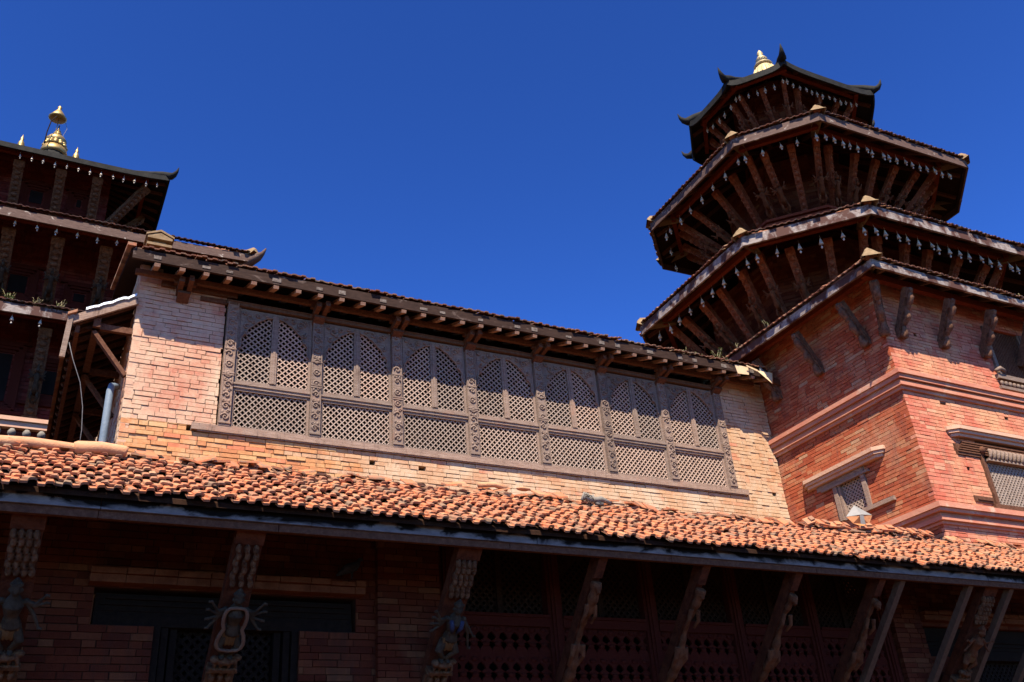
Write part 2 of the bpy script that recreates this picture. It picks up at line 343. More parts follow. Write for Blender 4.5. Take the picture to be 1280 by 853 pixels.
def spiral(mb, c, r0, turns, sgn, rad, ph=0, n=16, y=-.006):
    pts = []; rd = []
    for i in range(n + 1):
        t_ = i / n; a = ph + sgn * turns * 2 * pi * t_; rr = r0 * (1 - t_ * .88)
        pts.append((c[0] + rr * cos(a), y, c[1] + rr * sin(a))); rd.append(rad * (1 - .4 * t_))
    mb.tube(pts, rd, 5)

# ---------------------------------------------------------------- ground
g_ = MB(); g_.add([(-900, -900, 0), (900, -900, 0), (900, 900, 0), (-900, 900, 0)], [(0, 1, 2, 3)])
go = g_.build('ground', 'paving'); go['kind'] = 'structure'

# ================================================================ GALLERY BUILDING (upper storey with lattice windows)
gb = thing('palace_wing', 'long pink and tan brick upper storey with seven grey lattice windows in a row', 'building', (5.9, 11, 0))
GX0, GX1, GY = .74, 11.08, 11.0
PX = [1.93 + 1.15 * i for i in range(8)]; ZS, ZT = 6.545, 8.37
hl = (PX[0] - .09 - GX0, PX[7] + .09 - GX0, ZS - .10, 8.62)
hz = [(3.84, 3.92, 6.27, 6.33), (4.54, 4.64, 6.26, 6.33), (10.83, 10.89, 6.52, 6.6)]
hs_ = [(a - GX0, b_ - GX0, c, d) for a, b_, c, d in hz]
b1, b2, mo = MB(), MB(), MB()
brick_wall(b1, mo, (GX0, GY), (1.84, GY), 6.52, 8.62, jit=.007)                         # left pier, pink
b3 = MB()
for k in range(16):
    za = 5.5 + k * .059; xs_ = 3.0 + (15 - k) * .12 + R.uniform(-.9, .9)
    brick_wall(b3, mo, (GX0, GY), (xs_, GY), za, za + .058, bh=.059, jit=.011, k0=k)
    brick_wall(b2, mo, (xs_, GY), (GX1, GY), za, za + .058, bh=.059, jit=.007, k0=k, holes=[(a + GX0 - xs_, b_ + GX0 - xs_, c, d) for a, b_, c, d in hs_[:2]])
brick_wall(b3, mo, (GX0, GY), (1.5, GY), 6.446, 6.52, jit=.006); b3.build('brick_wall', 'brick_orange', gb)
b4 = MB(); brick_wall(b4, mo, (PX[7] + .09, GY), (GX1, GY), 6.445, 8.6, jit=.008, holes=[(10.83 - PX[7] - .09, 10.89 - PX[7] - .09, 6.52, 6.6)])
brick_wall(b1, mo, (GX0, 16.0), (GX0, GY), 5.0, 8.7, jit=.006)
brick_wall(b1, mo, (GX0, 16.0), (GX0, GY + .2), 8.7, 8.9, jit=.006)
mo.box((GX0 + .3, 15.8, 4), (GX1, 16.0, 8.6)); mo.box((GX0 + .3, 11.3, 5.5), (10.9, 15.8, 5.6))
b4.build('brick_wall', 'brick_gallery', gb); w1 = b2.build('brick_wall', 'brick_gallery', gb); w1['label'] = 'tan and orange eroded brickwork'
w2 = b1.build('brick_wall', 'brick_pink', gb); w2['label'] = 'pinkish lime-washed brick corner'
mo.build('mortar_bed', 'mortar', gb)
# lattice window bays
bayW = 1.15; fw_ = .074
def bay():
    f = MB(); x0, x1 = .0, bayW; st_ = .034
    # frame: local x from post centre to post centre
    L_, R_ = fw_, bayW - fw_
    f.box((L_, -.005, 0), (L_ + st_, .05, ZT - ZS)); f.box((R_ - st_, -.005, 0), (R_, .05, ZT - ZS))
    f.box((L_ + st_, -.01, .0), (R_ - st_, .05, .03)); f.box((L_ + st_, -.012, .525), (R_ - st_, .05, .56))
    f.box((L_ - .0, -.03, .56), (R_, .05, .60)); f.box((L_, -.045, .60), (R_, .05, .625)); f.box((L_, -.02, .625), (R_, .05, .655))
    f.box((L_ + st_, -.008, .655), (R_ - st_, .04, .68))
    f.box((bayW / 2 - .042, -.02, .68), (bayW / 2 + .042, .05, 1.72)); f.box((bayW / 2 - .016, -.03, .68), (bayW / 2 + .016, -.02, 1.70))
    f.box((L_ + st_, -.005, 1.725), (R_ - st_, .04, 1.745))
    fo = f.build('window', 'wood_grey', gb, loc=V((PX[0], GY, ZS)) - gb.location)
    def sub(mb, nm, mat, off):
        o = mb.build(nm, mat, fo, loc=off); return o
    lw = (R_ - L_ - 2 * st_)
    sub(lattice(lw, .495, .079), 'lattice', 'wood_lattice', (L_ + st_, .012, .03))
    hw = (lw - .084) / 2
    sub(lattice(hw, 1.045, .079), 'lattice', 'wood_lattice', (L_ + st_, .012, .68))
    sub(lattice(hw, 1.045, .079), 'lattice', 'wood_lattice', (bayW / 2 + .042, .012, .68))
    for sgn in (-1, 1):
        mb = MB(); cx = bayW / 2; xe = R_ - st_ - cx; z0, za, zt = 1.25, 1.67, 1.725
        curve = []
        for i in range(25):
            t_ = i / 24                                     # 0 at the frame, 1 at the apex
            x = xe * (1 - t_) ; base = z0 + (za - z0) * (sin(t_ * pi / 2) ** .76)
            lob = .022 * abs(sin(t_ * pi * 4)); base = base + .01 - lob * (1 - t_ * .6) + (.02 if t_ > .97 else 0)
            curve.append((x - .028 * abs(sin(t_ * pi * 4)) * 0, base))
        curve = [(xe, z0 - .12), (xe - .02, z0 - .09), (xe - .025, z0 - .03)] + curve[1:]
        curve = [(max(x, .042), z) for x, z in curve]
        # the board as strips from the curve up to the top rail
        for i in range(len(curve) - 1):
            (xa, za_), (xb, zb_) = curve[i], curve[i + 1]
            if abs(xa - xb) < 1e-4: continue
            mb.prism([(cx + sgn * xa, -.012, za_), (cx + sgn * xb, -.012, zb_), (cx + sgn * xb, -.012, zt), (cx + sgn * xa, -.012, zt)], (0, .02, 0), r=.5)
        mb.tube([(cx + sgn * x, -.018, z) for x, z in curve], .011, 5)
        for (sx, sz, sr, sg, ph) in ((.34, 1.62, .062, 1, 0), (.23, 1.665, .04, -1, 2), (.385, 1.48, .042, -1, 1), (.13, 1.695, .026, 1, 0), (.4, 1.37, .028, 1, 2), (.29, 1.56, .03, 1, 4), (.405, 1.68, .03, -1, 3)):
            spiral(mb, (cx + sgn * min(sx, xe - .03), sz), sr, 1.3, sg * sgn, .013, ph, 12, y=-.024)
        sub(mb, 'arch_panel', 'wood_grey', (0, 0, 0))
    return fo
bay0 = bay(); bays = [bay0]
for i in range(1, 7):
    c = copy_tree(bay0, gb); c.location = V((PX[0] + bayW * i, GY + R.uniform(-.006, .006), ZS + R.uniform(-.004, .004))) - gb.location; c.rotation_euler = (R.uniform(-.004, .004), R.uniform(-.005, .005), 0); bays.append(c)
# carved posts
for i_ in range(8):
  pm = MB(); H = ZT - ZS - .01; v_ = i_ % 3
  pm.box((-.07, -.05, 0), (.07, .07, H))
  for sx in (-.067, .055): pm.box((sx, -.058, .02), (sx + .012, -.05, H - .02))
  for k, z in enumerate([.12 + (.15 + .012 * v_) * i for i in range(11)]):
    s_ = 1 if (k + v_) % 2 else -1
    if z > H - .08: continue
    if z < .62 or z > .95:
        spiral(pm, (R.uniform(-.006, .006), z), .05 * R.uniform(.85, 1.1), R.uniform(1.1, 1.5), s_, .014, 0 if s_ > 0 else pi, 14, y=-.056)
        spiral(pm, (-.03 * s_, z + .075), .026, 1.1, -s_, .01, 0, 8, y=-.056)
        pm.ell((.034 * s_, -.052, z + .07), .016, .012, .026, 6)
    else:
        pm.tube([(.042 * cos(a * pi / 4), -.054, z + .042 * sin(a * pi / 4)) for a in range(9)], .011, 5); pm.ell((0, -.054, z), .02, .014, .02, 8)
  for z in (.03, .7, .73, 1.08): pm.box((-.074, -.064, z), (.074, -.05, z + .018))
  pm.build('carved_post', 'wood_grey', gb, loc=V((PX[i_], GY, ZS)) - gb.location)
q = MB(); q.box((1.55, GY - .045, ZS - .085), (10.27, GY + .1, ZS)); q.box((1.62, GY - .03, ZS - .1), (10.2, GY - .002, ZS - .085)); q.build('sill_beam', 'wood_grey', gb)
q = MB(); q.box((1.84, GY - .055, ZT - .065), (10.07, GY + .08, ZT)); q.box((1.84, GY - .068, ZT - .02), (10.07, GY - .055, ZT - .005)); q.build('head_beam', 'wood_pale', gb)
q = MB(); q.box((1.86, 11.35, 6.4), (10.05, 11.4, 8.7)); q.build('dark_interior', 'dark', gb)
# timbers over the brick pier, purlin, brackets, rafters
q = MB(); q.box((1.0, GY - .04, 8.41), (1.97, GY - .001, 8.49)); q.box((1.5, GY - .03, 8.3), (1.835, GY - .001, 8.36)); q.build('wall_plate', 'wood_brown', gb)
q = MB(); q.box((.66, 10.82, 8.445), (10.75, 10.88, 8.512)); q.build('purlin', 'wood_brown', gb)
for x in [1.28] + PX[1:]:
    q = MB(); q.beam((x - .062, 11.05, 8.34), (x - .062, 10.70, 8.40), .065, .085); q.beam((x + .05, 11.05, 8.34), (x + .05, 10.66, 8.41), .06, .09); q.box((x - .14, 10.82, 8.40), (x + .13, 10.88, 8.443)); q.beam((x - .005, 11.0, 8.24), (x - .005, 10.86, 8.31), .15, .06)
    q.build('bracket', 'wood_brown', gb)
sl_ = 21; ts = math.tan(radians(sl_))
for i in range(34):
    x = .88 + .3 * i
    q = MB(); q.beam((x + R.uniform(-.01, .01), 10.535, 8.432), (x, 11.5, 8.45 + .94 * ts), .07, .045)
    ro = q.build('rafter', 'wood_bright', gb); q = MB()
    if i % 5 in (0, 2, 3): q.box((x - .055 + R.uniform(-.01, .01), 10.512, 8.50), (x + R.uniform(.02, .06), 10.519, 8.56 + R.uniform(-.025, .01))); q.build('rafter_peg', 'end_grain', ro)
rt_ = MB(); zz = 8.58
RX0, RX1 = .56, 10.85
rt_.prism([(RX0, 10.57, zz), (RX1, 10.57, zz), (RX1, 13.7, zz + 3.13 * ts), (RX0, 13.7, zz + 3.13 * ts)], (0, 0, .05))
rt_.prism([(RX0, 13.7, zz + 3.13 * ts), (RX1, 13.7, zz + 3.13 * ts), (RX1, 16.4, zz + .43 * ts), (RX0, 16.4, zz + .43 * ts)], (0, 0, .05))
rb = rt_.build('tiled_roof', 'wood_dark', gb)
q = MB(); tiles(q, (RX0, 10.5, 8.625), (RX1 - .03, 10.5, 8.625), (0, cos(radians(sl_)), sin(radians(sl_))), 8, .12, .13, 1.0, amp=.35)
tiles(q, (RX0, 11.4, 8.625 + .9 * ts), (RX1, 11.4, 8.625 + .9 * ts), (0, cos(radians(sl_)), sin(radians(sl_))), 16, .155, .2, .6, L=.2)
q.build('roof_tiles', 'tile_old', rb)
q = MB(); 
for i in range(14):                                        # verge tiles along the left gable
    y = 10.5 + i * .225; q.obox((RX0 - .005, y + .11, 8.64 + (y - 10.5) * ts + .05), (V((.05, 0, 0)), V((0, .12, .12 * ts)), V((0, 0, .022))))
q.build('verge_tiles', 'tile_old', rb)
q = MB(); q.box((RX0 + .02, 10.52, 8.465), (RX1 - .02, 10.56, 8.61)); q.build('fascia_board', 'fascia_gal', rb)
q = MB(); q.beam((RX1 - .02, 10.54, 8.47), (11.3, 10.6, 8.4), .05, .11); q.build('beam_end', 'wood_brown', rb)
q = MB(); q.prism([(10.11, 10.515, 8.60), (10.40, 10.515, 8.59), (10.38, 10.512, 8.445), (10.14, 10.512, 8.43)], (0, -.006, 0)); fo_ = q.build('patch_plate', 'paper_cream', rb)
# hip knob at the left end of the eave: stacked stepped cap
q = MB(); q.box((.72, 10.5, 8.70), (1.02, 10.72, 8.735)); q.box((.8, 10.56, 8.735), (.95, 10.70, 8.80)); q.prism([(.72, 10.5, 8.80), (1.02, 10.5, 8.80), (1.02, 10.5, 8.83), (.87, 10.5, 8.895), (.72, 10.5, 8.83)], (0, .24, 0))
q.prism([(.7, 10.49, 8.835), (.87, 10.49, 8.91), (1.04, 10.49, 8.835), (1.04, 10.49, 8.86), (.87, 10.49, 8.94), (.7, 10.49, 8.86)], (0, .27, 0))
q.build('ridge_cap', 'ridge_stone', rb)

# ================================================================ PALACE FRONT (lower storey with tiled roof and struts)
pf = thing('palace_building', 'shaded red brick lower storey with balcony screens under a sunlit orange tile roof', 'building', (5.5, 8.35, 0))
b1, mo = MB(), MB()
WY = 8.75
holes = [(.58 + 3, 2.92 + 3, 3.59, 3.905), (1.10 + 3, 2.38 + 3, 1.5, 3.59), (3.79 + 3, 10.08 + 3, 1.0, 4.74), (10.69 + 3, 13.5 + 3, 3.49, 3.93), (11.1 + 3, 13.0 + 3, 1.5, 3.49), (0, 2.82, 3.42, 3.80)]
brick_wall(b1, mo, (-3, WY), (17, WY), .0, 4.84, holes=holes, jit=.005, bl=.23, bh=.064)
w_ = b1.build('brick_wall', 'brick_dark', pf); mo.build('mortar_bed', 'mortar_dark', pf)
b1 = MB(); mo = MB(); brick_wall(b1, mo, (3.11, WY - .09), (3.77, WY - .09), 0, 4.84, jit=.004, backd=.05, depth=.07)
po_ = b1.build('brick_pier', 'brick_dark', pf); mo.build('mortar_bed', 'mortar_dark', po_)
b1 = MB(); mo = MB(); brick_wall(b1, mo, (10.12, WY - .09), (10.64, WY - .09), 0, 4.84, jit=.004, backd=.05, depth=.07)
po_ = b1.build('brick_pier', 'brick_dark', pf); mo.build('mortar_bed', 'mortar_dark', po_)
def lintel_d(x0, x1, z, h=.12, y=WY):
    q = MB(); x = x0
    while x < x1 - .02:
        b_ = min(R.uniform(.18, .3), x1 - x); q.box((x + .002, y - .12 + R.uniform(-.006, .006), z), (x + b_ - .002, y + .02, z + h * .55 + R.uniform(-.004, .004)))
        q.box((x + .004, y - .15 + R.uniform(-.012, .012), z + h * .58), (x + b_ - .004, y + .02, z + h + R.uniform(-.012, .004))); x += b_
    return q.build('brick_lintel', 'lintel_dark', pf)
lintel_d(.52, 2.98, 3.92); lintel_d(10.69, 13.5, 3.96); lintel_d(-3, -.2, 3.82)
def big_window(x0, x1, xa, xb, zt_, zm):
    f = MB(); y = WY + .10
    f.box((x0, y - .05, zm), (x1, y + .1, zm + .09)); f.box((x0, y - .03, zm + .09), (x1, y + .1, zt_ - .03))
    for i in range(3): f.box((x0 + .04 * i, y - .04 - .008 * i, zm + .13 + .05 * i), (x1 - .04 * i, y - .03, zm + .15 + .05 * i))
    for s_, xx in ((1, xa), (-1, xb)):
        for k, (dx, pr) in enumerate(((0, .06), (.07, .03), (.15, 0))): f.box((min(xx + s_ * dx, xx + s_ * (dx + .06)), y - pr, 1.6), (max(xx + s_ * dx, xx + s_ * (dx + .06)), y + .12, zm))
    wo = f.build('window', 'wood_black', pf)
    l_ = lattice(xb - xa - .44, 1.8, .09, fill=.55); l_.build('lattice', 'wood_black', wo, loc=V((xa + .22, y + .08, zm - 1.8)) - pf.location)
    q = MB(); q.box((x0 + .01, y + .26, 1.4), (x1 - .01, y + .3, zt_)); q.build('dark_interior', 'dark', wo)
big_window(.6, 2.9, 1.10, 2.38, 3.9, 3.59); big_window(10.72, 13.47, 11.1, 13.0, 3.93, 3.49)
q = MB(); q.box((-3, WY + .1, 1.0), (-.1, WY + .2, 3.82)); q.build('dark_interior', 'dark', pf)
# balcony
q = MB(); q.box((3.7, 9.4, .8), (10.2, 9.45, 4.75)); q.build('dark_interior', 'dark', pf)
BP = [4.06 - .28 + 1.17 * i + .0 for i in range(0)] or [3.88, 5.13, 6.37, 7.60, 8.80, 10.02]
for x in BP:
    q = MB(); q.box((x - .085, WY - .02, 1.2), (x + .085, WY + .14, 4.56)); q.box((x - .05, WY - .045, 1.2), (x + .05, WY - .02, 4.56)); q.box((x - .018, WY - .06, 1.2), (x + .018, WY - .045, 4.56))
    q.build('balcony_post', 'wood_maroon', pf)
q = MB(); q.box((3.79, WY - .06, 4.563), (10.1, WY + .14, 4.75)); q.box((3.79, WY - .085, 4.7), (10.1, WY - .06, 4.75)); q.build('balcony_beam', 'wood_maroon', pf)
lt = lattice(1.06, .74, .08, fill=.62)
lt0 = None
for i in range(5):
    x0, x1 = BP[i] + .085, BP[i + 1] - .085
    q = MB(); q.box((x0, WY - .03, 3.70), (x1, WY + .1, 3.82)); q.box((x0, WY - .05, 3.79), (x1, WY - .03, 3.82)); q.build('balcony_rail', 'wood_maroon', pf)
    # carved lower screen: turned columns with gaps
    q = MB(); n_ = 8; dx = (x1 - x0) / n_
    for k in range(n_):
        cx = x0 + dx * (k + .5)
        for j in range(14):
            z1_ = 3.7 - j * .15
            if j % 2 == 0: pts = [(dx * .5, 0), (dx * .5, -.055), (dx * .22, -.085), (dx * .14, -.11), (dx * .14, -.12), (dx * .5, -.15)]
            else: pts = [(dx * .5, 0), (dx * .14, -.025), (dx * .14, -.035), (dx * .36, -.06), (dx * .5, -.09), (dx * .5, -.15)]
            poly = [(cx - a_, WY + .01, z1_ + b_) for a_, b_ in reversed(pts)] + [(cx + a_, WY + .01, z1_ + b_) for a_, b_ in pts]
            for p_ in range(len(pts) - 1):
                (a0, c0), (a1, c1) = pts[p_], pts[p_ + 1]
                q.prism([(cx - a0 * .985, WY + .01, z1_ + c0), (cx + a0 * .985, WY + .01, z1_ + c0), (cx + a1 * .985, WY + .01, z1_ + c1), (cx - a1 * .985, WY + .01, z1_ + c1)], (0, .03, 0), r=.5)
            q.ell((cx, WY + .008, z1_ - .03), dx * .33, .012, .028, 6)
    q.build('carved_screen', 'wood_maroon', pf)
    if lt0 is None:
        lt0 = lt.build('lattice', 'wood_dark', pf, loc=V((x0, WY + .07, 3.82)) - pf.location)
    else:
        c = lt0.copy(); COL.objects.link(c); c.parent = pf; c.location = V((x0, WY + .07, 3.82)) - pf.location
# arched wooden frames behind the lattice openings
for i in range(5):
    x0, x1 = BP[i] + .085, BP[i + 1] - .085; cx = (x0 + x1) / 2; xe = (x1 - x0) / 2
    q = MB(); q.box((cx - .03, WY + .04, 3.82), (cx + .03, WY + .07, 4.54))
    for sg in (-1, 1):
        pr_ = [(xe - xe * k / 12, 4.22 + .31 * sin(k / 12 * pi / 2) ** .8 - .02 * abs(sin(k / 12 * pi * 4))) for k in range(13)]
        for k in range(12):
            q.prism([(cx + sg * pr_[k][0], WY + .04, pr_[k][1]), (cx + sg * pr_[k + 1][0], WY + .04, pr_[k + 1][1]), (cx + sg * pr_[k + 1][0], WY + .04, 4.56), (cx + sg * pr_[k][0], WY + .04, 4.56)], (0, .025, 0), r=.5)
    q.build('arch_panel', 'wood_dark', pf)
# the tile roof
TX0, TX1 = -3.0, 16.0; rp = radians(38); ud = V((0, cos(rp), sin(rp)))
q = MB(); q.prism([(TX0, 7.5, 4.30), (TX1, 7.5, 4.30), (TX1, 8.2, 4.30 + .7 * math.tan(rp)), (TX0, 8.2, 4.30 + .7 * math.tan(rp))], (0, 0, -.04))
q.prism([(TX0, 8.2, 4.86), (TX1, 8.2, 4.86), (TX1, 8.24, 4.88), (TX0, 8.24, 4.88)], (0, 0, -.06))
q.prism([(11.06, 8.205, 4.77), (17, 8.205, 4.77), (17, 9.0, 4.79), (11.06, 9.0, 4.79)], (0, 0, .04)); q.prism([(TX0, 8.205, 4.85), (11.05, 8.205, 4.85), (11.05, 10.98, 5.85), (TX0, 10.98, 5.85)], (0, 0, -.06))
rb = q.build('tiled_roof', 'wood_dark', pf)
q = MB(); tiles(q, (TX0, 7.44, 4.285), (TX1, 7.44, 4.285), ud, 11, .085, .12, 1.2, L=.14, th=.02, miss=.015, amp=.68)
for i in range(130):                                       # uneven broken courses where the roof meets the wall
    x = R.uniform(-.3, 12.5); q.obox((x, R.uniform(8.13, 8.22), 4.90 + R.uniform(-.01, .05)), (V((R.uniform(.04, .09), R.uniform(-.03, .03), R.uniform(-.02, .02))), V((R.uniform(-.02, .02), .05, R.uniform(.01, .05))), V((0, 0, R.uniform(.006, .012)))))
q.build('roof_tiles', 'tile', rb)
q = MB(); tiles(q, (TX0, 8.26, 4.88), (11.0, 8.26, 4.88), (0, .94, .34), 14, .2, .25, 1, L=.24); q.build('upper_roof_tiles', 'tile_old', rb)
q = MB(); 
for (xa, xb) in ((-1.9, -1.35), (-1.36, -.82), (-.83, -.28), (-.3, .3)): # half-round ridge tiles
    pass
for i, (xa, xb, r0, y) in enumerate(((-2.2, -1.6, .05, 8.18), (-1.62, -1.0, .05, 8.18), (-1.02, -.42, .05, 8.18), (-.45, .24, .048, 8.18), (.22, .64, .058, 8.14))):
    q.tube([(xa, y, 4.90), (xa + .03, y, 4.905), ((xa + xb) / 2, y, 4.925), (xb - .02, y, 4.915), (xb, y, 4.91)], [r0 * .9, r0 * 1.08, r0, r0 * .92, r0 * .85], 10)
q.build('ridge_tiles', 'terracotta', rb)
q = MB(); x = TX0
while x < TX1:
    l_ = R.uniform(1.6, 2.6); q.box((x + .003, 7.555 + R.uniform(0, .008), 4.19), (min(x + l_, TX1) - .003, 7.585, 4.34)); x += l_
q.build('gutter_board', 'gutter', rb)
q = MB(); x = TX0
while x < TX1:
    l_ = R.uniform(1.4, 2.2); q.box((x + .003, 7.58 + R.uniform(0, .006), 4.125), (min(x + l_, TX1) - .003, 7.63, 4.187)); x += l_
q.build('eave_board', 'wood_brown', rb)
q = MB(); q.box((TX0, 7.68, 4.19), (TX1, 7.76, 4.27)); q.build('purlin', 'wood_maroon', rb)
for i in range(40):
    q = MB(); x = -.6 + i * .34; q.beam((x, 7.59, 4.285), (x, 8.22, 4.285 + .63 * math.tan(rp)), .06, .05); q.build('rafter', 'wood_dark', rb)

# ---- carved struts
def strut_frame(base, top, front=(0, -1, 0)):
    """matrix: local z along the strut, local -y towards the outside/underside, local x sideways"""
    base, top = V(base), V(top); z = (top - base).normalized(); f = V(front); y = -(f - z * f.dot(z)).normalized(); x = y.cross(z)
    m_ = Matrix((x, y, z)).transposed().to_4x4(); m_.translation = base; return m_, (top - base).length
def tower_strut(parent, base, top, front, w_=.15, d_=.1, mat='carved_red', fig=True, figmat='figure_brown', cache={}, plain_=False, thick=False):
    m_, L = strut_frame(base, top, front); key = (round(L, 2), round(w_, 2), mat, fig, plain_)
    if key not in cache:
        q = MB(); q.box((-w_ / 2, -.0, 0), (w_ / 2, d_, L)); 
        if not plain_:
            for k in range(int(L / .13)):
                z = .06 + k * .13; q.ell((0, -.0, z), w_ * .36, .035, .055, 8); q.box((-w_ / 2 - .008, -.012, z + .06), (w_ / 2 + .008, .01, z + .075))
            q.box((-w_ * .62, -.03, -.02), (w_ * .62, d_ + .01, .1)); q.box((-w_ * .55, -.02, L - .16), (w_ * .55, d_, L - .02))
        if thick:
            n_ = 22; q.tube([(0, -.035 - .02 * sin(i_ * .9), L * i_ / (n_ - 1)) for i_ in range(n_)], [(.046 + .01 * sin(i_ * .8 + 1) + .007 * sin(i_ * 2.3)) * (1.2 if i_ < 3 else 1) for i_ in range(n_)], 8)
            q.ell((0, -.02, .02), .07, .065, .05, 8); q.ell((0, -.05, L * .35), .04, .035, .09, 8); q.ell((0, -.05, L * .62), .036, .03, .06, 8)
        me = q.build('carved_strut', mat, parent, loc=(0, 0, 0)); g = None
        if fig:
            q = MB(); s_ = min(1, L / 1.5); zc = L * .42
            q.tube([(0, -.05, zc - .22 * s_), (0, -.07, zc - .1 * s_), (0, -.07, zc), (0, -.08, zc + .12 * s_), (0, -.07, zc + .17 * s_)], [.05 * s_, .06 * s_, .04 * s_, .06 * s_, .02 * s_], 7)
            q.ell((0, -.09, zc + .22 * s_), .035 * s_, .04 * s_, .05 * s_, 8); q.ell((0, -.07, zc + .29 * s_), .025, .025, .05 * s_, 6)
            for sg in (-1, 1):
                for a in (.1, .55, -.35):
                    q.tube([(sg * .04, -.07, zc + .11 * s_), (sg * .1 * s_, -.08, zc + (.1 + .05 * a) * s_), (sg * .15 * s_, -.07, zc + (.11 + .2 * a) * s_)], [.022 * s_, .017 * s_, .013 * s_], 5)
                q.tube([(sg * .03, -.05, zc - .18 * s_), (sg * .07 * s_, -.07, zc - .3 * s_), (sg * .02, -.05, zc - .42 * s_)], [.03 * s_, .024 * s_, .016 * s_], 6)
            g = q.build('carved_figure', figmat, me, loc=(0, 0, 0))
        cache[key] = (me.data, g.data if g else None); o = me
    else:
        dm, dg = cache[key]; o = bpy.data.objects.new('carved_strut', dm); COL.objects.link(o); o.parent = parent
        if dg: g = bpy.data.objects.new('carved_figure', dg); COL.objects.link(g); g.parent = o
    pl = V((0, 0, 0)); p = parent
    while p is not None: pl = pl + p.location; p = p.parent
    o.matrix_local = Matrix.Translation(-pl) @ m_; return o

def deity_strut(x, variant):
    """large carved eave strut with foliage canopy, a many-armed figure and its pedestal"""
    m_, L = strut_frame((x, 8.4, 3.32), (x, 7.64, 4.17)); L2 = 2.1
    m_, _ = strut_frame((x, 8.73, 3.02), (x, 7.66, 4.15)); L = _
    q = MB(); q.box((-.115, 0, -.1), (.115, .1, L)); q.box((-.12, -.015, L - .13), (.12, 0, L - .005))
    o = q.build('carved_strut', 'carved_strut', pf, loc=(0, 0, 0)); o.matrix_local = Matrix.Translation(-pf.location) @ m_
    q = MB(); nc = {0: 4, 1: 3, 2: 4, 3: 4}[variant]
    for c in range(nc):                                    # hanging leaves in columns
        cx = (c - (nc - 1) / 2) * .2 / nc * 1.08
        for r_ in range(6):
            z = L - .17 - r_ * .062; q.ell((cx + (.006 if r_ % 2 else -.006), -.018 - .01 * (r_ % 2), z), .026, .03, .045, 8)
            q.tube([(cx, -.03, z + .02), (cx, -.052, z - .015), (cx, -.03, z - .045)], [.014, .013, .004], 5)
    cn = q.build('canopy', 'carved', o, loc=(0, 0, 0), remesh=.006)
    zc = L - .98                                           # hip height
    q = MB()
    q.tube([(.0, -.05, zc - .05), (.01, -.07, zc), (.0, -.075, zc + .1), (0, -.09, zc + .22), (0, -.08, zc + .29), (0, -.085, zc + .33)], [.06, .075, .052, .078, .05, .028], 12)
    q.ell((0, -.1, zc + .385), .042, .048, .056, 12); q.ell((0, -.146, zc + .38), .01, .014, .016, 6)
    for sg in (-1, 1): q.ell((sg * .018, -.138, zc + .395), .009, .008, .006, 6); q.ell((sg * .045, -.095, zc + .38), .01, .014, .022, 6)
    q.ell((0, -.138, zc + .352), .016, .01, .006, 6)
    q.lathe((0, -.085, zc + .42), [(.045, 0), (.052, .012), (.04, .03), (.03, .05), (.016, .075), (.004, .09)], 10)
    for k in (-2, -1, 0, 1, 2): q.ell((k * .02, -.125 + abs(k) * .008, zc + .445), .009, .009, .024, 6)
    for sg in (-1, 1):
        q.ell((sg * .085, -.085, zc + .26), .03, .03, .03, 8)
        n_a = {0: (-.95, .1, .4), 1: (-.7, -.3, .1, .45), 2: ((-.5, -.15, .15, .45) if sg < 0 else (-1.3, -.7)), 3: (-.6, .05)}[variant]
        for a in n_a:                                      # arms fan out to each side
            ex = sg * (.15 + .01 * R.random()); ez = zc + .24 + a * .09; hx = sg * (.23 - .03 * abs(a)); hz_ = zc + .25 + a * .26
            q.tube([(sg * .08, -.08, zc + .26), (ex, -.1, ez - .03), (hx, -.12, hz_)], [.022, .017, .011], 7); q.ell((hx, -.122, hz_), .015, .015, .02, 7)
            for f_ in range(4): q.tube([(hx, -.125, hz_), (hx + sg * .03, -.13 + .004 * f_, hz_ + (f_ - 1.5) * .012)], [.007, .004], 4)
        q.tube([(sg * .035, -.06, zc - .03), (sg * .085, -.1, zc - .15), (sg * (.03 if variant != 2 else .01), -.07, zc - .27)], [.052, .038, .024], 9)
        q.ell((sg * .035, -.1, zc - .285), .024, .045, .016, 8)
    fg = q.squash(L - .58, .8).build('carved_figure', 'figure' if variant != 3 else 'figure_brown', o, loc=(0, 0, 0), remesh=.0065)
    q = MB()
    for k in range(5): q.ell(((k - 2) * .028, -.115 + abs(k - 2) * .01, zc - .06 - .012 * (k % 2)), .02, .018, .085, 8)
    q.tube([(.078 * cos(a * pi / 8), -.075 - .055 * max(0, -sin(a * pi / 8)) , zc + .0 + .018 * sin(a * pi / 8) * 0) for a in range(17)], .012, 6)
    q.squash(L - .58, .8).build('skirt', 'cloth_ochre', o, loc=(0, 0, 0), remesh=.006)
    if variant == 2:
        q = MB()
        for sg in (-1, 1): q.tube([(sg * .055, -.14, zc + .27), (sg * .045, -.165, zc + .2), (sg * .025, -.15, zc + .12)], [.018, .024, .014], 7)
        q.squash(L - .58, .8).build('blue_scarf', 'cloth_blue', o, loc=(0, 0, 0))
    # garland / aureole
    q = MB(); pts = []
    for a in range(25):
        t_ = a / 24 * 2 * pi; z = zc + .06 - cos(t_) * .25; k_ = .075 + .045 * abs(cos(t_)) ** .7 + (.03 if cos(t_) > 0 else 0) * abs(cos(t_))
        pts.append((k_ * (1 if sin(t_) > 0 else -1) * abs(sin(t_)) ** .55, -.13, z))
    if variant in (1,):
        q.tube(pts, .017, 7)
        q.squash(L - .58, .8).build('garland', 'ring', o, loc=(0, 0, 0))
    # pedestal: crouching mount, lotus, small panel of attendants
    q = MB(); zp = zc - .34
    q.ell((0, -.08, zp), .1, .06, .05, 10); q.ell((-.09, -.11, zp + .03), .04, .045, .04, 8); q.ell((.1, -.06, zp + .02), .05, .04, .035, 8)
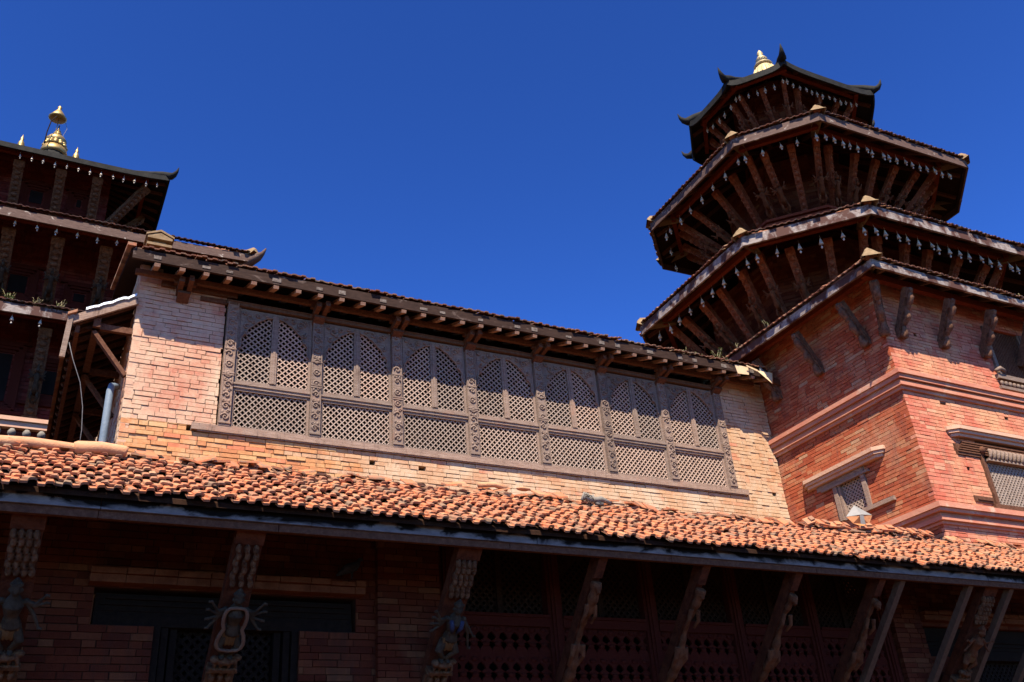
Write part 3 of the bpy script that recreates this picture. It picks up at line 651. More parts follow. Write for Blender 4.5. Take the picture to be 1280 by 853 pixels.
    for sx in (-.07, -.02, .04, .09): q.tube([(sx, -.08, zp - .01), (sx * 1.15, -.1, zp - .07)], [.022, .014], 6)
    q.box((-.12, -.09, zp - .12), (.12, .0, zp - .085)); q.box((-.13, -.1, zp - .145), (.13, 0, zp - .125))
    for k in range(7): q.ell(((k - 3) * .036, -.1, zp - .1), .017, .014, .02, 6)
    for sx in (-.07, 0, .07):
        q.ell((sx, -.05, zp - .23), .03, .04, .06, 8); q.ell((sx, -.07, zp - .16 - .0), .02, .022, .022, 8)
    q.box((-.12, -.03, zp - .36), (.12, 0, zp - .15))
    q.squash(L - .58, .8).build('pedestal', 'carved', o, loc=(0, 0, 0), remesh=.007)
    return o
deity_strut(-.02, 0); deity_strut(1.65, 1); deity_strut(3.66, 2); deity_strut(10.86, 3)
def beast_strut(x, k):
    """strut carved as a rearing animal, seen from the side"""
    m_, L = strut_frame((x, 8.73, 3.02), (x, 7.66, 4.15))
    q = MB(); q.box((-.045, .0, -.1), (.045, .12, L))
    q.box((-.05, -.03, L - .22), (.05, .12, L - .0))
    o = q.build('carved_strut', 'carved_strut', pf, loc=(0, 0, 0)); o.matrix_local = Matrix.Translation(-pf.location) @ m_
    q = MB(); n_ = 46; pts = []; rd = []
    for i in range(n_):
        t_ = i / (n_ - 1); z = L - .26 - t_ * 1.35; bul = .012 * sin(t_ * 60)
        pts.append((0, -.03 - .022 * sin(t_ * 11 + k), z)); rd.append(.04 + .015 * sin(t_ * 9 + 1 + k * .7) + bul * .5)
    q.tube(pts, rd, 9)
    q.ell((0, -.07, L - .3), .045, .05, .05, 8); q.tube([(0, -.09, L - .29), (0, -.12, L - .33), (0, -.1, L - .36)], [.024, .018, .01], 6)
    for sg in (-1, 1):
        q.tube([(sg * .045, -.05, L - .5), (sg * .06, -.09, L - .6), (sg * .055, -.06, L - .7)], [.028, .022, .016], 6)
        q.tube([(sg * .05, -.04, L - .95), (sg * .065, -.08, L - 1.05), (sg * .05, -.05, L - 1.18)], [.034, .026, .018], 6)
    q.build('carved_beast', 'figure_brown', o, loc=(0, 0, 0), remesh=.0065)
for k, x in enumerate((5.1, 6.38, 7.66, 8.94)): beast_strut(x, k)

# ================================================================ pagoda tier builder
def lerp(a, b, t_): return a + (b - a) * t_
def tier(root, eave, inner, z0, z1, fh=.2, rows=3, curl=0.0, tile='tile_old', fasc='fascia_pale', sides=None, rafts=True, raft_sp=.45, purlin_in=.5, boards='wood_dark', ridge=True, tilew=.125, nhid=True, horn=False, metal=False, raft_mat='wood_brown', pur_mat='wood_red', capsc=1.0):
    n = len(eave); sides = range(n) if sides is None else sides
    q = MB(); NT, NS = 12, 6
    def P(i, t_, s_):
        e = V((*eave[i], 0)).lerp(V((*eave[(i + 1) % n], 0)), t_); k = V((*inner[i], 0)).lerp(V((*inner[(i + 1) % n], 0)), t_)
        p = e.lerp(k, s_); c = curl * abs(2 * t_ - 1) ** 5 * (1 - s_) ** 3; p.z = lerp(z0, z1, s_) + c; return p
    th = .07
    for i in range(n):
        vs = [P(i, a / NT, b_ / NS) for b_ in range(NS + 1) for a in range(NT + 1)]; k = len(vs)
        vs += [v - V((0, 0, th)) for v in vs]; W = NT + 1
        fs = [(b_ * W + a, b_ * W + a + 1, (b_ + 1) * W + a + 1, (b_ + 1) * W + a) for b_ in range(NS) for a in range(NT)]
        fs += [tuple(k + j for j in reversed(f)) for f in fs]
        fs += [(a, k + a, k + a + 1, a + 1) for a in range(NT)]
        q.add(vs, fs, .5)
    rb = q.build('tiled_roof' if not metal else 'metal_roof', boards if not metal else 'roof_metal', root)
    # fascia
    q = MB()
    for i in range(n):
        a, b_ = V((*eave[i], 0)), V((*eave[(i + 1) % n], 0)); u = (b_ - a).normalized(); nn = V((u.y, -u.x, 0))
        for k in range(NT):
            pa, pb = P(i, k / NT, 0), P(i, (k + 1) / NT, 0)
            vs = []
            for p in (pa, pb):
                vs += [p + nn * .012 + V((0, 0, .0)), p - nn * .03, p - nn * .03 - V((0, 0, fh)), p + nn * .012 - V((0, 0, fh))]
            q.add(vs, [(0, 3, 7, 4), (0, 4, 5, 1), (1, 5, 6, 2), (3, 2, 6, 7)] + ([(0, 1, 2, 3)] if k == 0 else []) + ([(4, 7, 6, 5)] if k == NT - 1 else []), .5)
    q.build('fascia_board', fasc, rb)
    if not metal:
        q = MB()
        for i in sides:
            a, b_ = P(i, 0, 0), P(i, 1, 0); c, d = P(i, 0, 1), P(i, 1, 1); u = (b_ - a).normalized(); nn = V((u.y, -u.x, 0))
            sdir = (c - a) - u * (c - a).dot(u); sdir.normalize()
            ta = (c - a).dot(u) / max((c - a).dot(sdir), .01); tb = -(d - b_).dot(u) / max((d - b_).dot(sdir), .01)
            tiles(q, a + nn * .05 + V((0, 0, .015)), b_ + nn * .05 + V((0, 0, .015)), sdir, rows, .12, tilew, .8, taper=(ta, tb), L=.19, amp=.35)
        q.build('roof_tiles', tile, rb)
    # hips with end caps
    for i in range(n):
        q = MB(); q2 = MB()
        e, k = P(i, 0, 0), P(i, 0, 1); pts = [P(i, 0, s_ / 8) + V((0, 0, .05)) for s_ in range(9)]; rr = .055 * capsc
        out = (e - k); out.z = 0; out.normalize()
        if horn:
            h0 = e + V((0, 0, -.03)); pp = [k + V((0, 0, .05))] + [P(i, 0, s_) + V((0, 0, .04)) for s_ in (.7, .4, .2, .08)] + [h0 + out * .04 + V((0, 0, .02)), h0 + out * .12 + V((0, 0, .05)), h0 + out * .19 + V((0, 0, .13)), h0 + out * .23 + V((0, 0, .25))]
            q.tube(pp, [.05, .05, .055, .065, .085, .095, .068, .038, .008], 8)
        else:
            q.tube(pts, [rr * 1.25] + [rr] * 8, 8)
            a0 = e + V((0, 0, .07)); sd = V((-out.y, out.x, 0))
            # cat-ear end tile: upturned cap
            vs = []
            for (dd, w_, h_) in ((-.75, .05, .05), (-.45, .085, .13), (-.18, .12, .19), (-.02, .14, .2), (.05, .16, .13), (.09, .16, .0)):
                w_, h_ = w_ * capsc, h_ * capsc
                for (a_, b_) in ((-1, -.2), (-.75, .35), (-.3, .85), (0, 1), (.3, .85), (.75, .35), (1, -.2)): vs.append(a0 + out * dd + sd * w_ * a_ + V((0, 0, h_ * b_ - .05)))
            q2.add(vs, [(r_ * 7 + k_, r_ * 7 + k_ + 1, (r_ + 1) * 7 + k_ + 1, (r_ + 1) * 7 + k_) for r_ in range(5) for k_ in range(6)] + [tuple(range(7)), tuple(range(35, 42))], .5)
        hp = q.build('hip_ridge', 'roof_metal' if metal else tile, rb)
        if not horn: q2.build('corner_cap', 'ridge_stone', hp)
    # purlin ring
    q = MB(); cx = sum(p[0] for p in eave) / n; cy = sum(p[1] for p in eave) / n
    for i in range(n):
        a, b_ = P(i, 0, 0), P(i, 1, 0); u = (b_ - a).normalized(); nn = V((u.y, -u.x, 0)); run = abs((P(i, .5, 1) - P(i, .5, 0)).dot(nn))
        s_ = purlin_in / run; a, b_ = P(i, 0, s_), P(i, 1, s_); q.beam(a - V((0, 0, th + .13)) - u * .1, b_ - V((0, 0, th + .13)) + u * .1, .09, .11)
    q.build('purlin', pur_mat, rb)
    if rafts:
        for i in sides:
            a, b_ = P(i, 0, 0), P(i, 1, 0); Lx = (b_ - a).length; k = max(2, int(Lx / raft_sp))
            for j in range(k):
                t_ = (j + .5) / k; q = MB(); e1, e2 = P(i, t_, .03), P(i, t_, .85)
                q.beam(e1 - V((0, 0, th + .035)), e2 - V((0, 0, th + .035)), .07, .06); q.build('rafter', raft_mat, rb)
    return rb, P
def bells(P, i, n_, nm, sc=1.0, th=.2, s_=.0, off=0.02, t0=.06, t1=.94, order=None):
    """wind bells hung along side i; nm(k) gives the label"""
    for k in range(n_):
        t_ = lerp(t0, t1, k / max(1, n_ - 1)) + R.uniform(-.008, .008); p = P(i, t_, s_ + .13) - V((0, 0, th)); p.z = P(i, t_, 0).z - th + .03
        bell(p, sc * .82, nm[0](k), nm[1])
BELL = None
def bell(p, sc, label, group):
    global BELL
    if BELL is None:
        q = MB(); q.tube([(0, 0, 0), (0, 0, -.09)], .004, 4)
        q.lathe((0, 0, -.23), [(.055, 0), (.046, .02), (.03, .07), (.02, .11), (.008, .14)], 8)
        q.tube([(0, 0, -.22), (0, 0, -.27)], .004, 4)
        q.ell((0, 0, -.3), .026, .026, .035, 6)
        BELL = q.build('wind_bell', 'bell', None, loc=(0, 0, 0)); o = BELL
    else:
        o = BELL.copy(); COL.objects.link(o)
    o.location = p; o.rotation_euler = (R.uniform(-.12, .12), R.uniform(-.12, .12), R.uniform(0, 3)); s = sc * R.uniform(.9, 1.08); o.scale = (s, s, s)
    tag(o, label, 'bell', group)
ORD = ['first', 'second', 'third', 'fourth', 'fifth', 'sixth', 'seventh', 'eighth', 'ninth', 'tenth', 'eleventh', 'twelfth', 'thirteenth', 'fourteenth', 'fifteenth', 'sixteenth', 'seventeenth', 'eighteenth', 'nineteenth', 'twentieth']

def finial(root, c, s, mat, name='finial', fluted=False):
    q = MB()
    if fluted:
        q.lathe(c, [(.3 * s, 0), (.36 * s, .1 * s), (.34 * s, .3 * s), (.24 * s, .55 * s), (.17 * s, .66 * s)], 20)
        for k in range(20):
            a = 2 * pi * k / 20; q.tube([(c[0] + cos(a) * r * s, c[1] + sin(a) * r * s, c[2] + z * s) for r, z in ((.35, .08), (.34, .3), (.245, .54))], [.03 * s, .03 * s, .02 * s], 5)
        q.lathe((c[0], c[1], c[2] + .66 * s), [(.2 * s, 0), (.24 * s, .03 * s), (.2 * s, .08 * s), (.1 * s, .12 * s), (.1 * s, .2 * s), (.15 * s, .24 * s), (.1 * s, .32 * s), (.04 * s, .38 * s), (.08 * s, .44 * s), (.05 * s, .52 * s), (.01, .58 * s)], 12)
    else:
        q.lathe(c, [(.42 * s, 0), (.4 * s, .14 * s), (.36 * s, .26 * s), (.2 * s, .3 * s)], 18)
        for rr, zz_, nn in ((.3, .36, 12), (.26, .45, 12)):
            for k in range(nn):
                a = 2 * pi * k / nn; q.ell((c[0] + cos(a) * rr * s, c[1] + sin(a) * rr * s, c[2] + zz_ * s), .09 * s, .09 * s, .08 * s, 8)
        q.lathe((c[0], c[1], c[2] + .42 * s), [(.2 * s, 0), (.3 * s, .1 * s), (.32 * s, .2 * s), (.24 * s, .32 * s), (.1 * s, .38 * s), (.13 * s, .44 * s), (.13 * s, .5 * s), (.05 * s, .56 * s), (.09 * s, .6 * s), (.03 * s, .66 * s), (.02 * s, .86 * s)], 14)
    return q.build(name, mat, root)

# ================================================================ OCTAGONAL TOWER TEMPLE (right)
ot = thing('octagonal_temple', 'tall red brick temple tower with stacked octagonal tiled roofs and a black topmost roof', 'temple', (14.1, 11.6, 0))
TX, TY = 11.1, 8.25
b1, mo = MB(), MB()
fh_ = [(1.37, 2.4, 5.60, 6.28), (.80, .89, 7.00, 7.06)] ; X_ = lambda x: x - TX
holesF = [(X_(12.36), X_(13.9), 5.50, 6.55), (X_(11.86), X_(12.36), 6.28, 6.47), (X_(13.52), X_(14.6), 7.85, 8.8), (X_(11.86), X_(12.0), 7.07, 7.13), (X_(13.3), X_(13.4), 7.06, 7.12), (X_(11.77), X_(11.83), 8.27, 8.33), (X_(12.0), X_(12.06), 6.05, 6.11)]
bf = MB(); brick_wall(bf, mo, (TX, TY), (17.1, TY), 4.72, 9.25, holes=holesF, jit=.004, bh=.058, bl=.21); bf.build('brick_wall', 'brick_rose', ot)
holesL = [(14.95 - 9.98, 14.95 - 9.32, 5.80, 6.38)]
brick_wall(b1, mo, (TX, 14.95), (TX, TY), 4.72, 9.25, holes=holesL, jit=.004, bh=.058, bl=.21)
b1.build('brick_wall', 'brick_red', ot); mo.box((TX + .3, 14.7, 4), (17.1, 14.95, 9.25)); mo.box((16.8, 8.5, 4), (17.1, 14.7, 9.25)); mo.box((TX + .27, TY + .27, 9.0), (16.9, 14.8, 9.1)); mo.box((TX + .4, TY + .42, 5.0), (TX + .5, 14.6, 9.0)); mo.build('mortar_bed', 'mortar_red', ot)
def cornice(z0, prof, nm='cornice'):
    q = MB()
    for (pr, za, zb) in prof:
        q.box((TX - pr, TY - pr, z0 + za), (17.1, TY + .02, z0 + zb), .5); q.box((TX - pr, TY + .021, z0 + za), (TX + .02, 14.9, z0 + zb), .5)
    return q.build(nm, 'cornice', ot)
cornice(7.22, ((.035, 0, .05), (.075, .052, .105), (.05, .107, .15), (.10, .152, .215), (.13, .217, .285)))
cornice(5.17, ((.03, 0, .04), (.075, .042, .10), (.05, .102, .15), (.12, .152, .2), (.15, .202, .275)))
# dentil line of shadow bricks below the eave and octagon drum stones
def lintel(p0, p1, z, pr, h, d):
    """pentagonal brick hood with raked ends; p0->p1 along the wall"""
    p0, p1 = V((*p0, 0)), V((*p1, 0)); u = (p1 - p0).normalized(); n = V((u.y, -u.x, 0)); q = MB()
    for (o1, za, zb, inset) in ((pr, h * .62, h, 0), (pr * .8, h * .32, h * .6, .03), (pr * .55, 0, h * .3, .07)):
        a, b_ = p0 + u * inset, p1 - u * inset
        q.prism([a + V((0, 0, z + za)), a + n * o1 * .25 + V((0, 0, z + za)), a + u * o1 * .9 + n * o1 + V((0, 0, z + za)), b_ - u * o1 * .9 + n * o1 + V((0, 0, z + za)), b_ + n * o1 * .25 + V((0, 0, z + za)), b_ + V((0, 0, z + za))], (0, 0, zb - za), .5)
    return q
lintel((11.78, TY), (14.6, TY), 6.56, .15, .15, 0).build('window_hood', 'lintel', ot)
lintel((TX, 10.56), (TX, 8.82), 6.42, .15, .15, 0).build('window_hood', 'lintel', ot)
# front window (carved frame, baluster row, lattice)
q = MB()
q.box((11.88, TY - .02, 6.29), (12.36, TY + .1, 6.46)); 
for k in range(5): q.box((11.88 + .03 * k, TY - .035 - .008 * k, 6.33 + .035 * k), (14.4, TY - .02, 6.35 + .035 * k))
q.box((12.36, TY + .0, 6.44), (13.9, TY + .12, 6.545)); q.box((12.3, TY - .05, 5.47), (13.9, TY + .1, 5.56)); q.box((11.93, TY - .02, 5.57), (12.33, TY + .05, 5.66)); q.box((11.98, TY - .035, 5.60), (12.3, TY - .02, 5.62))
for k in range(3): q.box((12.37 + .05 * k, TY - .03 + .025 * k, 5.56), (12.415 + .05 * k, TY + .12, 6.43))
q.ell((12.4, TY - .05, 6.4), .06, .05, .06, 8)
wo = q.build('window', 'wood_brown', ot)
q = MB()
for k in range(14):
    x = 12.56 + .09 * k; q.tube([(x, TY - .02, 6.43), (x, TY - .07, 6.40), (x, TY - .05, 6.32), (x, TY - .02, 6.29)], [.03, .036, .022, .03], 7)
q.box((12.5, TY - .04, 6.255), (13.9, TY + .05, 6.29)); q.build('baluster_row', 'wood_grey', wo)
lattice(1.4, .69, .075, fill=.58).build('lattice', 'wood_lattice', wo, loc=V((12.5, TY + .05, 5.56)) - ot.location)
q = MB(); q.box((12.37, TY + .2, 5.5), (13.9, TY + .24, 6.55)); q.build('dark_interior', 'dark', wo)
# side window in the left face
q = MB()
q.box((TX - .02, 9.30, 6.34), (TX + .1, 10.3, 6.41)); q.box((TX - .045, 9.2, 6.30), (TX - .0, 10.2, 6.335))
for y in (9.92, 9.34): q.box((TX - .03, y - .03, 5.76), (TX + .1, y + .05, 6.33))
q.box((TX - .01, 9.84, 5.76), (TX + .1, 9.88, 6.33)); q.box((TX - .05, 8.88, 5.74), (TX + .08, 9.85, 5.80))
wo = q.build('window', 'wood_grey', ot)
l_ = lattice(.5, .56, .07, fill=.62).build('lattice', 'wood_lattice', wo, loc=V((TX + .05, 9.87, 5.78)) - ot.location); l_.rotation_euler = (0, 0, -pi / 2)
q = MB(); q.box((TX + .2, 9.3, 5.7), (TX + .24, 10.1, 6.5)); q.build('dark_interior', 'dark', wo)
# upper front window in shade, with the shade put into its darker lattice wood
q = MB()
for k in range(3): q.box((13.53 + .05 * k, TY - .03 + .02 * k, 7.86), (13.575 + .05 * k, TY + .1, 8.78)); q.box((14.55 - .05 * k, TY - .03 + .02 * k, 7.86), (14.6 - .05 * k, TY + .1, 8.78))
q.box((13.45, TY - .06, 7.78), (14.7, TY + .08, 7.86)); q.tube([(13.42, TY - .06, 7.9), (13.5, TY - .09, 7.94), (13.62, TY - .08, 7.92)], [.03, .04, .03], 6)
for k in range(12): q.ell((13.5 + .1 * k, TY - .04, 7.70), .035, .03, .045, 6)
q.box((13.45, TY - .05, 7.6), (14.7, TY, 7.65))
wo = q.build('window', 'wood_grey', ot)
lattice(.75, .9, .06, fill=.5).build('lattice', 'wood_brown', wo, loc=V((13.69, TY + .05, 7.87)) - ot.location)
q = MB(); q.box((13.53, TY + .2, 7.8), (14.6, TY + .24, 8.8)); q.build('dark_interior', 'dark', wo)

# tier A: square
cx0, cy0, ha, hb = 14.05, 11.5, 3.51, 3.81
sqA = [(cx0 - ha, cy0 - hb), (cx0 + ha, cy0 - hb), (cx0 + ha, cy0 + hb), (cx0 - ha, cy0 + hb)]
inA = [(cx0 - 2.1, cy0 - 1.9), (cx0 + 2.1, cy0 - 1.9), (cx0 + 2.1, cy0 + 1.9), (cx0 - 2.1, cy0 + 1.9)]
rA, PA = tier(ot, sqA, inA, 9.05, 10.0, fh=.13, rows=4, sides=(0, 3), raft_sp=.5, purlin_in=.34, fasc='fascia_pale', raft_mat='wood_pale')
for x in (11.42, 12.36, 13.34, 14.3, 15.3): tower_strut(ot, (x, TY - .02, 8.16), (x, TY - .42, 8.82), (0, -1, 0), .12, .09, 'carved_wall', False, thick=True)
for y in (8.6, 9.62, 10.64): tower_strut(ot, (TX - .02, y, 8.16), (TX - .42, y, 8.82), (-1, 0, 0), .12, .09, 'carved_wall', False, thick=True)
tower_strut(ot, (TX + .0, TY - .0, 8.16), (TX - .33, TY - .33, 8.86), (-1, -1, 0), .12, .09, 'carved_wall', False, thick=True)
# octagonal tiers
OC = V((14.13, 11.6)); phi = radians(-1.5)
def octo(ax, ay, bx, by, k=0):
    pts = [(-bx, -ay), (bx, -ay), (ax, -by), (ax, by), (bx, ay), (-bx, ay), (-ax, by), (-ax, -by)]
    return [(OC.x + x * cos(phi) - y * sin(phi), OC.y + x * sin(phi) + y * cos(phi)) for x, y in pts]
# side order: 0 front, 1 front-right, 2 right, 3 back-right, 4 back, 5 back-left, 6 left, 7 front-left
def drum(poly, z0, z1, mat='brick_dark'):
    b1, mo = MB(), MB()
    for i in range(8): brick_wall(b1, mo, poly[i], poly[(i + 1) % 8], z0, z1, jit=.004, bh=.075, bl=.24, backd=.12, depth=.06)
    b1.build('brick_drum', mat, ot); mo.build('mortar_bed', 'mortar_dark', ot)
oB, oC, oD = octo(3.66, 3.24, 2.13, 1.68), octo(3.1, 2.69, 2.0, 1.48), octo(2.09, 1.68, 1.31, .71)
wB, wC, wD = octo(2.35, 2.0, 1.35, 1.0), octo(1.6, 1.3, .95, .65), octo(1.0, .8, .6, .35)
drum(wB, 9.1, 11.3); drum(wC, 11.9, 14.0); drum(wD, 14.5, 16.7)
rB, PB = tier(ot, oB, wC, 10.97, 12.25, fh=.19, rows=4, sides=(5, 6, 7, 0, 1), raft_sp=.62, fasc='fascia_pale')
rC, PC = tier(ot, oC, wD, 13.59, 14.95, fh=.19, rows=4, sides=(5, 6, 7, 0, 1, 2), raft_sp=.62, fasc='fascia')
tip = [(OC.x + .12 * cos(a), OC.y + .12 * sin(a)) for a in [radians(-112.5 + 45 * k) for k in range(8)]]
rD, PD = tier(ot, oD, tip, 16.12, 17.6, fh=.15, rows=0, curl=.12, metal=True, horn=True, sides=(5, 6, 7, 0, 1, 2), raft_sp=.7, fasc='roof_metal', purlin_in=.36)
def scale_poly(p, s): return [(OC.x + (x - OC.x) * s, OC.y + (y - OC.y) * s) for x, y in p]
# base mouldings of the drums
for poly, z in ((wC, 12.12), (wD, 14.85)):
    q = MB()
    for (s, za, zb) in ((1.32, 0, .08), (1.24, .082, .15), (1.3, .152, .21), (1.14, .212, .3)):
        pp = scale_poly(poly, s); q.prism([(x, y, z + za) for x, y in pp], (0, 0, zb - za), .5)
    q.build('drum_moulding', 'wood_red', ot)
def ring_struts(w_, o_, zb, zt, counts, inn, sw, fig=True):
    for i, n_ in counts.items():
        a, b_ = V(w_[i]), V(w_[(i + 1) % 8]); c, d = V(o_[i]), V(o_[(i + 1) % 8]); u = (b_ - a).normalized(); nn = V((u.y, -u.x))
        for k in range(n_):
            t_ = (k + 1 + R.uniform(-.16, .16)) / (n_ + 1); p = a.lerp(b_, t_); q_ = c.lerp(d, lerp(.5, t_ + R.uniform(-.02, .02), .94)) - nn * inn
            tower_strut(ot, (p.x + nn.x * .03, p.y + nn.y * .03, zb), (q_.x, q_.y, zt), (nn.x, nn.y, 0), sw, .1, 'carved_red', fig and (k + i) % 3 != 2)
        # corner strut
        p = a; q_ = c - (c - V((OC.x, OC.y))).normalized() * inn * 1.1; o = (q_ - V((OC.x, OC.y))).normalized()
        tower_strut(ot, (p.x, p.y, zb), (q_.x, q_.y, zt + .02), (o.x, o.y, 0), sw * .9, .1, 'carved_red', fig)
ring_struts(wB, oB, 9.7, 10.86, {6: 4, 7: 2, 0: 5, 1: 2}, .55, .145)
ring_struts(wC, oC, 12.38, 13.48, {5: 2, 6: 3, 7: 2, 0: 5, 1: 2, 2: 2}, .55, .125)
ring_struts(wD, oD, 15.1, 16.03, {5: 1, 6: 2, 7: 1, 0: 3, 1: 1}, .42, .095)
for poly, z in ((wD, 15.35),):
    a, b_ = V(poly[7]), V(poly[0]); c = (a + b_) / 2; u = (b_ - a).normalized(); nn = V((u.y, -u.x)); q = MB()
    q.obox((c.x + nn.x * .01, c.y + nn.y * .01, z), ((u.x * .11, u.y * .11, 0), (nn.x * .02, nn.y * .02, 0), (0, 0, .17))); f = q.build('window', 'wood_dark', ot)
finial(ot, (OC.x, OC.y, 17.42), .98, 'gilt_pale', 'finial', True)
gA = 'wind bells hanging along the octagonal temple roofs'
def nm_fn(side, roof, n_): return (lambda k: f'wind bell, {ORD[k]} from left on {side} eave, {roof}, octagonal temple', gA)
for P_, roof, spec, sc in ((PB, 'lowest bell-hung roof', ((6, 9, 'left'), (7, 6, 'angled'), (0, 15, 'long front')), .95), (PC, 'middle octagonal roof', ((5, 3, 'back-left'), (6, 7, 'left'), (7, 5, 'angled'), (0, 17, 'long front')), .9), (PD, 'black topmost roof', ((6, 6, 'left'), (7, 6, 'angled'), (0, 13, 'long front')), .75)):
    for side, n_, sn in spec:
        bells(P_, side, n_, nm_fn(sn, roof, n_), sc=sc, th=.2 if P_ is not PD else .16, s_=.0 if P_ is not PD else .05, t0=.04, t1=.96)

# ================================================================ SQUARE TEMPLE (left)
st = thing('square_temple', 'dark red square temple with stacked roofs, carved struts and a gilded pinnacle at the left', 'temple', (-1.1, 22.6, 0))
sx, sy = -1.1, 22.6
def sq(h, hy=None): hy = hy or h; return [(sx - h, sy - hy), (sx + h, sy - hy), (sx + h, sy + hy), (sx - h, sy + hy)]
OC = V((sx, sy))
def swall(h, z0, z1):
    b1, mo = MB(), MB(); p = sq(h)
    for i in (0, 1, 2, 3): 
        if i in (0, 1): brick_wall(b1, mo, p[i], p[(i + 1) % 4], z0, z1, jit=.005, bh=.08, bl=.27, backd=.2, depth=.06)
        else: brick_wall(MB(), mo, p[i], p[(i + 1) % 4], z0, z1, bh=.3, bl=1, backd=.2)
    b1.build('brick_wall', 'brick_maroon', st); mo.build('mortar_bed', 'mortar_dark', st)
swall(4.2, 4.0, 11.9); swall(3.1, 12.2, 14.9); swall(1.5, 15.4, 18.0)
r1, P1 = tier(st, sq(2.79, 2.6), sq(.5), 17.17, 18.5, fh=.14, rows=0, curl=.08, metal=True, horn=True, sides=(0, 1), raft_sp=.4, fasc='roof_metal')
r2, P2 = tier(st, sq(4.62), sq(1.5), 13.95, 15.75, fh=.2, rows=4, sides=(0, 1), raft_sp=.5, fasc='fascia', curl=.05)
r3, P3 = tier(st, sq(5.3), sq(3.1), 11.38, 12.55, fh=.2, rows=4, sides=(0, 1), raft_sp=.6, fasc='fascia_pale')
# horned corner piece of the middle roof
q = MB(); c = V((sx + 4.62, sy - 4.62, 13.95)); d = V((1, -1, 0)).normalized()
q.tube([c - d * .5 + V((0, 0, -.12)), c - d * .1 + V((0, 0, -.1)), c + d * .1 + V((0, 0, -.03)), c + d * .22 + V((0, 0, .04)), c + d * .3 + V((0, 0, .15))], [.1, .12, .1, .05, .015], 8); q.build('roof_horn', 'fascia', r2)
for x in (-3.5, -2.6, -1.66, -.74, .08): tower_strut(st, (x, sy - 1.52, 15.95), (x, sy - 2.25, 17.0), (0, -1, 0), .22, .1, 'carved', False)
tower_strut(st, (sx + 1.5, sy - 1.5, 15.95), (sx + 2.35, sy - 2.2, 17.05), (1, -1, 0), .2, .12, 'carved', False)
for y in (21.8, 22.6, 23.4): tower_strut(st, (sx + 1.52, y, 15.95), (sx + 2.45, y, 17.05), (1, 0, 0), .2, .12, 'carved', False)
for x in (-3.3, -2.3, -1.4, -.47, .48, 1.4, 2.4): tower_strut(st, (x, sy - 3.12, 12.45), (x, sy - 4.2, 13.75), (0, -1, 0), .24, .12, 'carved', True, 'figure')
for x in (-2.9, -1.6, -.36, .9, 2.2): tower_strut(st, (x, sy - 4.22, 9.5), (x, sy - 4.95, 11.15), (0, -1, 0), .22, .12, 'carved', True, 'figure')
for y in (19.7, 20.9): tower_strut(st, (sx + 3.12, y, 12.45), (sx + 4.2, y, 13.75), (1, 0, 0), .24, .12, 'carved', True, 'figure')
def s_window(x, y, z, w_, h_):
    q = MB(); 
    for k in range(3): 
        o = .06 * k; pr = .09 - .03 * k; a = w_ / 2 + .18 - o; b_ = h_ / 2 + .18 - o
        for s_ in (-1, 1): q.box((x + s_ * a - .03, y - pr, z - b_), (x + s_ * a + .03, y, z + b_)); q.box((x - a + .031, y - pr, z + s_ * b_ - .03), (x + a - .031, y, z + s_ * b_ + .03))
    q.box((x - w_ / 2 - .35, y - .08, z - h_ / 2 - .28), (x + w_ / 2 + .35, y, z - h_ / 2 - .212)); q.box((x - w_ / 2 - .3, y - .08, z + h_ / 2 + .212), (x + w_ / 2 + .3, y, z + h_ / 2 + .26))
    wo = q.build('window', 'wood_maroon', st); q = MB(); q.box((x - w_ / 2, y - .02, z - h_ / 2), (x + w_ / 2, y - .005, z + h_ / 2)); q.build('dark_interior', 'dark', wo)
s_window(-1.2, sy - 1.5, 16.55, .28, .36); s_window(-.25, sy - 1.5, 16.62, .1, .22)
s_window(-1.1, sy - 3.1, 13.1, .34, .42); s_window(.12, sy - 3.1, 13.0, .22, .2)
s_window(-1.15, sy - 4.2, 10.35, .6, 1.0); s_window(-.1, sy - 4.2, 10.35, .3, .5)
q = MB(); q.box((-5.3, sy - 4.38, 9.42), (3.1, sy - 4.2, 9.5)); q.box((-5.3, sy - 4.33, 9.3), (3.1, sy - 4.2, 9.415))
q.box((-5.3, sy - 4.3, 9.0), (3.1, sy - 4.2, 9.06)); q.build('cornice', 'lintel', st)
for k in range(12):
    q = MB(); q.ell((-1.6 + .25 * k, sy - 4.3, 9.2), .075, .1, .085, 8); q.box((-1.65 + .25 * k, sy - 4.34, 9.1), (-1.55 + .25 * k, sy - 4.2, 9.14)); q.build('corbel', 'stone_grey', st)
q = MB(); q.lathe((sx, sy, 18.3), [(.5, 0), (.46, .3), (.38, .5), (.3, .8)], 16); q.build('finial_base', 'roof_metal', st)
finial(st, (sx, sy, 19.08), .84, 'gilt')
q = MB(); q.lathe((sx - .08, sy, 20.36), [(.2, 0), (.24, .03), (.17, .14), (.1, .26), (.04, .36), (.06, .42), (.005, .5)], 14); q.tube([(sx - .06, sy, 19.9), (sx - .05, sy, 20.35)], .012, 5)
q.build('parasol_finial', 'gilt', st)
q = MB(); q.tube([(sx + .12, sy, 20.36), (sx + .2, sy, 20.1), (sx + .14, sy, 19.85), (sx + .2, sy, 19.72)], .006, 4); q.build('ribbon', 'paper_white', st)
q = MB(); q.tube([(sx - .1, sy - .2, 20.3), (sx - .2, sy - .36, 19.95), (sx - .24, sy - .42, 19.5), (sx - .24, sy - .44, 19.1)], .016, 5); q.build('cable', 'wood_black', st)
